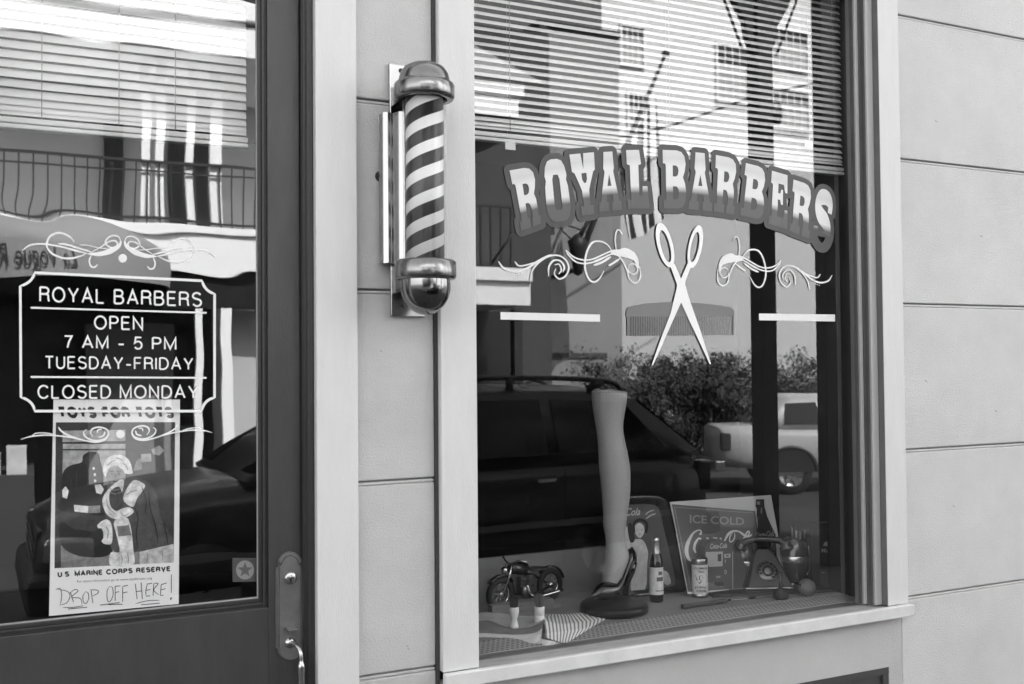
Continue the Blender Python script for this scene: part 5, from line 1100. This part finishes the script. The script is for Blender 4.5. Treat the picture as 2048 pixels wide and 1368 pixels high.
# G: rendered mid grey building, C: pale brick building
D = 20.0
T = thing('grey_building', 'plain grey rendered building with lower flat roof beside the pale one', 'building', (14, -D-4, -.4))
xg0, xg1 = VX(1085, D), VX(1213, D); zg = VZ(1140, 62, D)
b = MB(); b.box(xg0, xg1+.5, -D-8, -D, -.62, zg); b.build('wall', m_h3, T)
b = MB(); b.box(xg0-.1, xg1+.5, -D-8, -D+.12, zg+.001, zg+.14); b.build('cornice', m_roof, T)
b = MB(); b.box(xg0, xg1, -D+.001, -D+.05, VZ(1150, 716, D), VZ(1150, 706, D)); b.build('ledge', m_roof, T)
b = MB(); xx = VX(1088, D); b.box(xx-.1, xx+.1, -D+.001, -D+.15, -.6, zg); b.build('downpipe', m_dark, T)
D = 24.0
T = thing('pale_building', 'tall pale brick building with dark sash windows behind the trees', 'building', (26, -D-4, -.4))
xc0 = VX(1211, D)
zu = VZ(1350, 318, D)
b = MB(); b.box(xc0, 62, -D-10, -D, -.62, zu); b.build('wall', m_h2, T)
b = MB(); b.box(xc0, 62, -D-10, -D+.001, zu+.002, 20); b.build('upper_wall', mat('white_upper_wall', .74, .85, var=.03, vs=2), T)
def sash(px0, py0, px1, py1, nl=4):
    a, c = VX(px0, D), VX(px1, D); zt_, zb_ = VZ((px0+px1)/2, py0, D), VZ((px0+px1)/2, py1, D)
    b = MB(); b.box(a, c, -D+.002, -D+.05, zb_, zt_); wdw = b.build('window', m_glz, T)
    b = MB(); b.box(a+.02, c-.02, -D+.0505, -D+.056, zb_+.02, zt_-(zt_-zb_)*.36); b.build('window_blind', mat('painted_sky_reflection', .42, .8), wdw)  # pale panel paints in the sky mirrored by the lower sash
    b = MB(); b.box(a-.08, c+.08, -D+.052, -D+.12, zt_-.1, zt_); b.box(a-.08, c+.08, -D+.052, -D+.14, zb_-.08, zb_); b.box(a-.06, a, -D+.001, -D+.1, zb_+.001, zt_-.101); b.box(c, c+.06, -D+.001, -D+.1, zb_+.001, zt_-.101)
    b.box(a, c, -D+.0565, -D+.09, (zt_+zb_)/2-.04, (zt_+zb_)/2+.04)
    for i in range(1, nl): x = a+(c-a)*i/nl; b.box(x-.015, x+.015, -D+.0565, -D+.08, zb_+.001, zt_-.101)
    b.build('sash_bars', m_wht, wdw)
sash(1249, 52, 1292, 130); sash(1262, 184, 1300, 285); sash(1441, 90, 1500, 205); sash(1552, 60, 1622, 140, 5); sash(1552, 180, 1622, 260, 5)
sash(1360, -130, 1420, -40); sash(1249, -110, 1292, -30)
# flag on a slanted staff, fixed to the grey building
D = 17.0
def MV(px, py, D=D): return M(px, py, D)
T = thing('street_flag', 'striped flag hanging from a slanted dark staff across the street', 'flag', tuple(MV(1190, 520)))
b = MB(); b.tube([MV(1150, 540), MV(1192, 430), MV(1262, 270), MV(1331, 108)], [.07, .07, .06, .04], 10); b.lathe([(0, -.1), (.09, -.05), (.1, .03), (0, .12)], MV(1331, 108), n=14)
b.tube([MV(1150, 540), Vector((MV(1150, 540).x, -20.1, MV(1150, 560).z))], .06, 8); b.build('flag_staff', m_iron, T)
m_f, t_, b_ = nmat('flag_stripes'); at = t_.nodes.new('ShaderNodeAttribute'); at.attribute_name = 'fade'
s1 = mth(t_, 'LESS_THAN', mth(t_, 'FRACT', mth(t_, 'MULTIPLY', at.outputs['Fac'], 4.0)), .5); gray(t_, mth(t_, 'MULTIPLY_ADD', s1, -.86, .88), b_.inputs['Base Color'])
b = MB(); vs = []; nx, nz = 32, 20
for j in range(nz+1):
    for i in range(nx+1):
        u, v = i/nx, j/nz
        t_op = (1240+72*u, 330-150*u); botm = (1254+72*u, 482-46*u*u-14*(1-u)*u)
        px = t_op[0]*(1-v)+botm[0]*v-6*S(3.1*v)*(1-u)+3*S(u*12+2*v); py = t_op[1]*(1-v)+botm[1]*v
        q = MV(px, py); q.y += .035*S(u*14+v*2)*(.3+v); b.fade[len(vs)] = u+.08*S(2*v); vs.append(q)
b.add(vs, [(j*(nx+1)+i, j*(nx+1)+i+1, (j+1)*(nx+1)+i+1, (j+1)*(nx+1)+i) for j in range(nz) for i in range(nx)], True); b.build('flag_cloth', m_f, T)
# lantern on an arm with guy wires
T = thing('bracket_lantern', 'black bracket lantern held by thin guy wires on the grey building', 'lantern', tuple(MV(1155, 545)))
q = MV(1155, 505); b = MB(); b.lathe([(0, -.55), (.10, -.5), (.14, -.25), (.20, .1), (.24, .25), (.10, .38), (0, .45)], q, n=16); b.build('lamp_head', m_iron, T)
b = MB(); b.tube([q+Vector((.02, 0, .3)), MV(1172, 450), MV(1200, 395)], [.07, .05, .09], 8); b.build('arm', m_iron, T)
b = MB(); b.tube([MV(1102, 440), MV(1152, 488)], .018, 5); b.tube([MV(1102, 440), MV(1178, 465)], .018, 5); b.box(MV(1100, 440).x-.08, MV(1100, 440).x+.06, -D-.1, -D+.1, MV(1100, 470).z, MV(1100, 428).z); b.build('guy_wire', m_iron, T)
# overhead cable
b = MB(); b.tube([M(1240, 275, 16), M(1345, 250, 16.3), M(1500, 196, 16.8), M(1700, 150, 17.5)], .03, 6); tag(b.build('overhead_cable', m_iron), 'dark cable sagging in front of the pale building', 'cable')
# timber porch posts at the kerb
D = 3.32; m_post = mat('dark_timber', .02, .7, var=.006, vs=10, stretch=(6, 6, 1))
T = thing('porch_post', 'dark square timber post with two curved braces at the kerb', 'post', (VX(1526, D), -D, 0), group='timber porch posts at the kerb')
x, w_ = sq(1502, 1555, D); ztop = 6.6
b = MB(); b.box(x-w_, x+w_, -D-w_, -D+w_, 0, ztop); b.build('post_shaft', m_post, T, bevel=.006)
zb_ = VZ(1526, 112, D)
for sx in (-1, 1):
    b = MB(); o_ = [(x+sx*w_, zb_), (x+sx*(w_+.07), zb_+.13), (x+sx*(w_+.09), zb_+.26), (x+sx*(w_+.20), zb_+.42), (x+sx*(w_+.34), zb_+.75), (x+sx*(w_+.42), zb_+1.3), (x+sx*w_, zb_+1.3)]
    b.prism(o_, -D-.035, -D+.035); b.build('brace', m_post, T)
    b = MB(); b.tube([Vector((x+sx*(w_+.10), -D, zb_+.02)), Vector((x+sx*(w_+.32), -D, zb_+.5)), Vector((x+sx*(w_+.5), -D, zb_+1.2))], .012, 6); b.build('tie_rod', m_iron, T)
b = MB(); q = P(1562, 228, D+2*GW); b.lathe([(0, -.09), (.075, -.085), (.085, 0), (.07, .07), (0, .09)], (x+w_+.05, -D, q.z), n=18, axis='Z'); b.build('meter', m_iron, T)
T = thing('porch_post', 'plain dark square timber post at the kerb, farther from the door', 'post', (VX(1655, D), -D, 0), group='timber porch posts at the kerb')
x, w_ = sq(1633, 1676, D)
b = MB(); b.box(x-w_, x+w_, -D-w_, -D+w_, 0, ztop); b.build('post_shaft', m_post, T, bevel=.006)
b = MB(); b.box(3.0, 8.6, -D-.09, -D+.09, ztop+.001, ztop+.22); tag(b.build('porch_girder', m_post, bevel=.01), 'long dark timber girder resting on the two kerb posts', 'girder')
# ------------------------------------------------------------------ vehicles
m_suv = mat('black_car_paint', .010, .34, coat=.15, spec=.3); m_cg = mat('car_glass', .012, .04); m_tyre = mat('tyre_rubber', .012, .8); m_alloy = mat('alloy', .45, .3, .9); m_plastic = mat('black_plastic', .015, .5)
def loft(b, st, n=None):
    vs = []; k_ = len(st[0])
    for s__ in st: vs += s__
    b.add(vs, [(i*k_+j, i*k_+(j+1) % k_, (i+1)*k_+(j+1) % k_, (i+1)*k_+j) for i in range(len(st)-1) for j in range(k_)]+[tuple(range(k_))[::-1], tuple(range(len(vs)-k_, len(vs)))], True)
def body_sec(x, zb_, zt_, hw_, crown=.06, r_=.12):
    h = zt_-zb_; pts = [(hw_*.90, zb_), (hw_*.985, zb_+h*.18), (hw_, zb_+h*.5), (hw_*.985, zb_+h*.8), (hw_*.93, zb_+h*.94), (hw_*.6, zt_+crown*.6), (0, zt_+crown)]
    full = pts+[(-a, c) for a, c in pts[-2::-1]]; return [Vector((x, a, c)) for a, c in full]
def wheel(T, x, y, r_, wd, side):
    b = MB(); b.lathe([(r_*.62, -wd/2), (r_*.93, -wd/2), (r_, -wd*.35), (r_, wd*.35), (r_*.93, wd/2), (r_*.62, wd/2)], (x, y, r_), axis='Y', n=36); wh = b.build('wheel', m_tyre, T, world=False)
    b = MB(); b.lathe([(0, side*wd*.30), (r_*.15, side*wd*.34), (r_*.2, side*wd*.2), (r_*.55, side*wd*.25), (r_*.63, side*wd*.42), (r_*.63, -side*wd*.4)], (x, y, r_), axis='Y', n=36)
    for i in range(6):
        a = PI2*i/6; b.bar((x+r_*.1*math.cos(a), y+side*wd*.3, r_+r_*.1*math.sin(a)), (x+r_*.6*math.cos(a), y+side*wd*.33, r_+r_*.6*math.sin(a)), .07, .03, upv=(0, 1, 0))
    b.build('rim', m_alloy, wh, world=False)
# SUV: local x runs from the front (0) to the back (4.9), street side left
SX, SY, SA = -.02, -4.70, R(-3)
T = thing('parked_suv', 'black estate car with roof rack parked at the kerb before the shop', 'car', (SX, SY, -.16), rz=SA); T.scale = (1.1, 1.0, .965)
b = MB(); st = []
for x, zb_, zt_, hw_ in ((0, .42, .78, .62), (.06, .36, .88, .78), (.2, .30, .96, .88), (.6, .27, 1.03, .93), (1.1, .27, 1.09, .945), (1.35, .27, 1.12, .95), (2.4, .27, 1.12, .955), (3.6, .27, 1.13, .955), (4.4, .28, 1.13, .945), (4.75, .32, 1.10, .91), (4.88, .38, 1.0, .86), (4.93, .45, .85, .80)): st.append(body_sec(x, zb_, zt_, hw_, .04 if x < 1.3 else .02))
loft(b, st); bd = b.build('body', m_suv, T, world=False)
b = MB(); st = []
for x, zt_, hb, ht in ((1.18, 1.13, .86, .86), (1.5, 1.36, .87, .80), (1.85, 1.60, .88, .73), (2.3, 1.715, .885, .69), (3.2, 1.74, .885, .69), (4.05, 1.715, .885, .68), (4.3, 1.66, .88, .67), (4.62, 1.36, .87, .74), (4.84, 1.12, .85, .83)):
    zb_ = 1.10; h = max(zt_-zb_, .02); st.append([Vector((x, a, c)) for a, c in ((hb, zb_), (hb*.5+ht*.5, zb_+h*.5), (ht+.01, zb_+h*.92), (ht-.10, zt_), (0, zt_+.03), (-ht+.10, zt_), (-ht-.01, zb_+h*.92), (-hb*.5-ht*.5, zb_+h*.5), (-hb, zb_))])
loft(b, st); b.build('cabin', m_suv, T, world=False)
for sy in (-1, 1):
    for q in (((1.55, 1.18), (1.95, 1.58), (2.45, 1.64), (2.45, 1.18)), ((2.55, 1.18), (2.55, 1.64), (3.4, 1.64), (3.4, 1.18)), ((3.5, 1.18), (3.5, 1.64), (4.15, 1.60), (4.48, 1.18))):
        b = MB(); vs = []
        for x, z in q: vs.append((x, sy*(.885-(z-1.12)*.33+.012), z))
        b.add(vs+[(x, y-sy*.01, z) for x, y, z in vs], [(0, 1, 2, 3), (7, 6, 5, 4)]+[(i, (i+1) % 4, (i+1) % 4+4, i+4) for i in range(4)]); b.build('side_window', m_cg, T, world=False)
b = MB(); b.add([(1.24, -.80, 1.17), (1.24, .80, 1.17), (1.86, .68, 1.60), (1.86, -.68, 1.60)], [(0, 1, 2, 3)]); [setattr(v, 'x', v.x-.02) for v in b.v]; b.build('windscreen', m_cg, T, world=False)
b = MB(); b.add([(4.83, -.76, 1.16), (4.83, .76, 1.16), (4.36, .62, 1.60), (4.36, -.62, 1.60)], [(0, 1, 2, 3)]); [setattr(v, 'x', v.x+.03) for v in b.v]; b.build('rear_window', m_cg, T, world=False)
for sy in (-1, 1):
    b = MB(); b.tube(catmull([(2.15, sy*.62, 1.73), (2.3, sy*.63, 1.80), (3.2, sy*.63, 1.83), (4.05, sy*.62, 1.79), (4.22, sy*.61, 1.70)], 5), .022, 8); b.tube([(3.2, sy*.63, 1.83), (3.2, sy*.63, 1.72)], .03, 8); b.tube([(4.02, sy*.63, 1.79), (3.9, sy*.63, 1.72)], .035, 8); b.build('roof_rail', m_plastic, T, world=False)
    b = MB(); b.box(.02, .30, sy*.84-.10, sy*.84+.06, .66, .82); b.build('headlight', mat('headlight_glass', .5, .08, .6), T, world=False, bevel=.03)
    b = MB(); b.box(4.80, 4.92, sy*.84-.07, sy*.84+.05, .78, 1.05); b.build('tail_light', mat('tail_light', .05, .1), T, world=False, bevel=.02)
for sy in (-1, 1):
    for x_, lab in ((1.75, 'f'), (2.6, 'm'), (3.5, 'r')):
        b = MB(); b.bar((x_, sy*.962, .42), (x_, sy*.958, 1.08), .006, .006); b.build('door_seam', m_plastic, T, world=False)
    for x_ in (2.35, 3.25):
        b = MB(); b.bar((x_, sy*.975, .98), (x_+.16, sy*.975, .98), .03, .035); b.build('door_handle', m_chrome, T, world=False, bevel=.008)
    b = MB(); b.bar((.75, sy*.955, .62), (4.5, sy*.965, .62), .012, .05); b.build('side_moulding', mat('moulding_grey', .12, .3), T, world=False)
for xx in (2.75, 3.3): 
    b = MB(); b.bar((xx, -.66, 1.83), (xx, .66, 1.83), .05, .03); b.build('cross_bar', m_plastic, T, world=False)
b = MB(); b.box(2.35, 2.95, -.45, .58, 1.845, 1.92); b.build('roof_box', mat('grey_plastic', .10, .4), T, world=False, bevel=.03)
b = MB(); b.box(-.06, .2, -.86, .86, .32, .56); b.box(4.85, 5.03, -.88, .88, .36, .58); b.build('bumper', m_plastic, T, world=False, bevel=.05)
b = MB(); b.box(-.01, .06, -.55, .55, .60, .82)
b.build('grille', m_plastic, T, world=False, bevel=.02)
b = MB()
for z in (.64, .70, .76): b.box(-.025, .0, -.53, .53, z, z+.018)
b.build('grille_bar', m_chrome, T, world=False)
b = MB(); b.tube([(1.22, .5, 1.155), (1.50, .05, 1.32)], .012, 6); b.tube([(1.22, -.2, 1.155), (1.50, -.6, 1.32)], .012, 6); b.build('wiper', m_plastic, T, world=False)
for sy in (-1, 1):
    b = MB(); b.lathe([(0, -.09), (.08, -.07), (.10, 0), (.08, .07), (0, .09)], (1.62, sy*1.02, 1.20), n=14, sx=.7); b.build('wing_mirror', m_suv, T, world=False)
    for xx in (.92, 3.86): wheel(T, xx, sy*.83, .36, .24, sy)
# white pickup across the lot
D = 10.5
xt0 = VX(1440, D); T = thing('pickup_truck', 'white pickup truck parked across the street in front of the trees', 'truck', (xt0+.45, -D-.85, -.505), rz=R(26)); T.scale = (1, 1, .97)
m_tr = mat('white_car_paint', .44, .3, coat=.3)
b = MB(); st = []
for x, zb_, zt_, hw_ in ((0, .55, 1.12, .86), (.05, .50, 1.16, .92), (.5, .45, 1.17, .95), (2.0, .42, 1.16, .95), (3.6, .42, 1.14, .95), (4.3, .42, 1.12, .94), (5.2, .45, 1.04, .90), (5.5, .50, .95, .82)): st.append(body_sec(x, zb_, zt_, hw_, .01))
loft(b, st); b.build('body', m_tr, T, world=False)
b = MB(); st = []
for x, zt_, hb, ht in ((.90, 1.18, .88, .88), (.98, 1.66, .88, .72), (1.3, 1.72, .88, .70), (2.4, 1.71, .88, .70), (2.9, 1.48, .88, .74), (3.4, 1.16, .88, .85)):
    zb_ = 1.1; h = zt_-zb_; st.append([Vector((x, a, c)) for a, c in ((hb, zb_), (hb*.5+ht*.5, zb_+h*.5), (ht+.01, zb_+h*.92), (ht-.08, zt_), (0, zt_+.02), (-ht+.08, zt_), (-ht-.01, zb_+h*.92), (-hb*.5-ht*.5, zb_+h*.5), (-hb, zb_))])
loft(b, st); b.build('cab', m_tr, T, world=False)
for sy in (-1, 1):
    for q in (((1.06, 1.22), (1.10, 1.58), (1.62, 1.60), (1.74, 1.22)), ((1.86, 1.22), (1.80, 1.60), (2.4, 1.58), (2.9, 1.28), (2.9, 1.22))):
        b = MB(); vs = [(x, sy*(.885-(z-1.12)*.33+.012), z) for x, z in q]; n = len(vs); b.add(vs+[(x, y-sy*.01, z) for x, y, z in vs], [tuple(range(n)), tuple(range(2*n-1, n-1, -1))]); b.build('side_window', m_cg, T, world=False)
    b = MB(); b.box(-.02, .14, sy*.86-.06, sy*.86+.1, .78, 1.08); b.build('tail_light', mat('tail_light', .05, .1), T, world=False, bevel=.02)
    for xx in (1.15, 4.5): wheel(T, xx, sy*.82, .36, .24, sy)
b = MB()
for sy in (-1, 1):
    for xx in (1.15, 4.5):
        b.lathe([(.44, sy*.90), (.46, sy*.965), (.40, sy*.965), (.38, sy*.90)], (xx, 0, .40), axis='Y', n=20, ang=(0, math.pi))
        b.lathe([(0, sy*.958), (.43, sy*.958)], (xx, 0, .40), axis='Y', n=20, ang=(0, math.pi))
b.build('wheel_arch', m_plastic, T, world=False)
b = MB(); b.box(-.12, .05, -.9, .9, .42, .6); b.build('bumper', m_chrome, T, world=False, bevel=.03)
# ------------------------------------------------------------------ trees
m_leaf = mat('leaf', .05, .6, var=.045, vs=1.6); m_leaf2 = mat('leaf_pale', .09, .6, var=.06, vs=1.6); m_bark = mat('bark', .06, .9, bump=.5)
def tree(x, y, z0, h, w_, seed, label, m):
    rnd = random.Random(seed); T = thing('tree', label, 'tree', (x, y, z0), group='leafy trees in front of the pale building')
    b = MB(); tips = []
    b.tube([(x, y, z0), (x+.05, y, z0+h*.3), (x-.04, y+.05, z0+h*.6), (x, y, z0+h*.9)], [.11, .08, .05, .02], 8)
    for i in range(16):
        a = rnd.uniform(0, PI2); hh_ = rnd.uniform(.12, .85)*h; L_ = w_*(1-.45*hh_/h)*rnd.uniform(.6, 1.0)
        e = Vector((x+L_*math.cos(a), y+L_*math.sin(a), z0+hh_+L_*rnd.uniform(.25, .9))); b.tube([(x, y, z0+hh_*.9), Vector((x, y, z0+hh_)).lerp(e, .5)+Vector((0, 0, .05)), e], [.04, .025, .008], 5); tips.append((e, .55)); tips.append((Vector((x, y, z0+hh_)).lerp(e, .55), .5))
    tips.append((Vector((x, y, z0+h)), .35)); b.build('trunk', m_bark, T)
    b = MB()
    for e, r_ in tips:
        rr_ = r_*w_*.60*rnd.uniform(.45, 1.25)
        for i in range(230):
            d = Vector((rnd.gauss(0, 1), rnd.gauss(0, 1), rnd.gauss(0, 1))); d = d.normalized()*rr_*rnd.random()**.5*1.1
            c = e+d; s_ = rnd.uniform(.022, .05); u = Vector((rnd.gauss(0, 1), rnd.gauss(0, 1), rnd.gauss(0, 1))).normalized(); v = u.cross(Vector((rnd.random(), rnd.random(), rnd.random()))).normalized()
            b.add([c-u*s_, c+v*s_*.6, c+u*s_, c-v*s_*.6], [(0, 1, 2, 3)])
    b.build('crown', m, T)
for i, (px, py, D_, w_, lab) in enumerate(((1240, 705, 15.6, 1.35, 'small dark tree beside the grey building corner'), (1330, 700, 15.4, 1.3, 'dense tree next to the left one in the row'), (1290, 740, 14.6, 1.0, 'low bushy tree at the back of the black car'), (1372, 690, 16, 1.4, 'tallest bushy tree in the middle of the row'), (1462, 695, 15.2, 1.4, 'spiky topped tree behind the truck bed'), (1420, 745, 14.3, 1.3, 'low round tree just behind the truck tail'), (1560, 745, 15.2, 1.2, 'tree seen between the two kerb posts'), (1595, 690, 16.6, 1.2, 'narrow tree rising over the truck cab'), (1520, 740, 15, 1.2, 'tree behind the braced kerb post'), (1715, 700, 16, 1.6, 'broad tree farthest along the row'), (1660, 730, 15, 1.3, 'tree behind the truck bonnet'))):
    q = M(px, py, D_); tree(q.x, -D_, -.62, q.z+.4-.1, w_, 30+i, lab, m_leaf if i % 3 else m_leaf2)
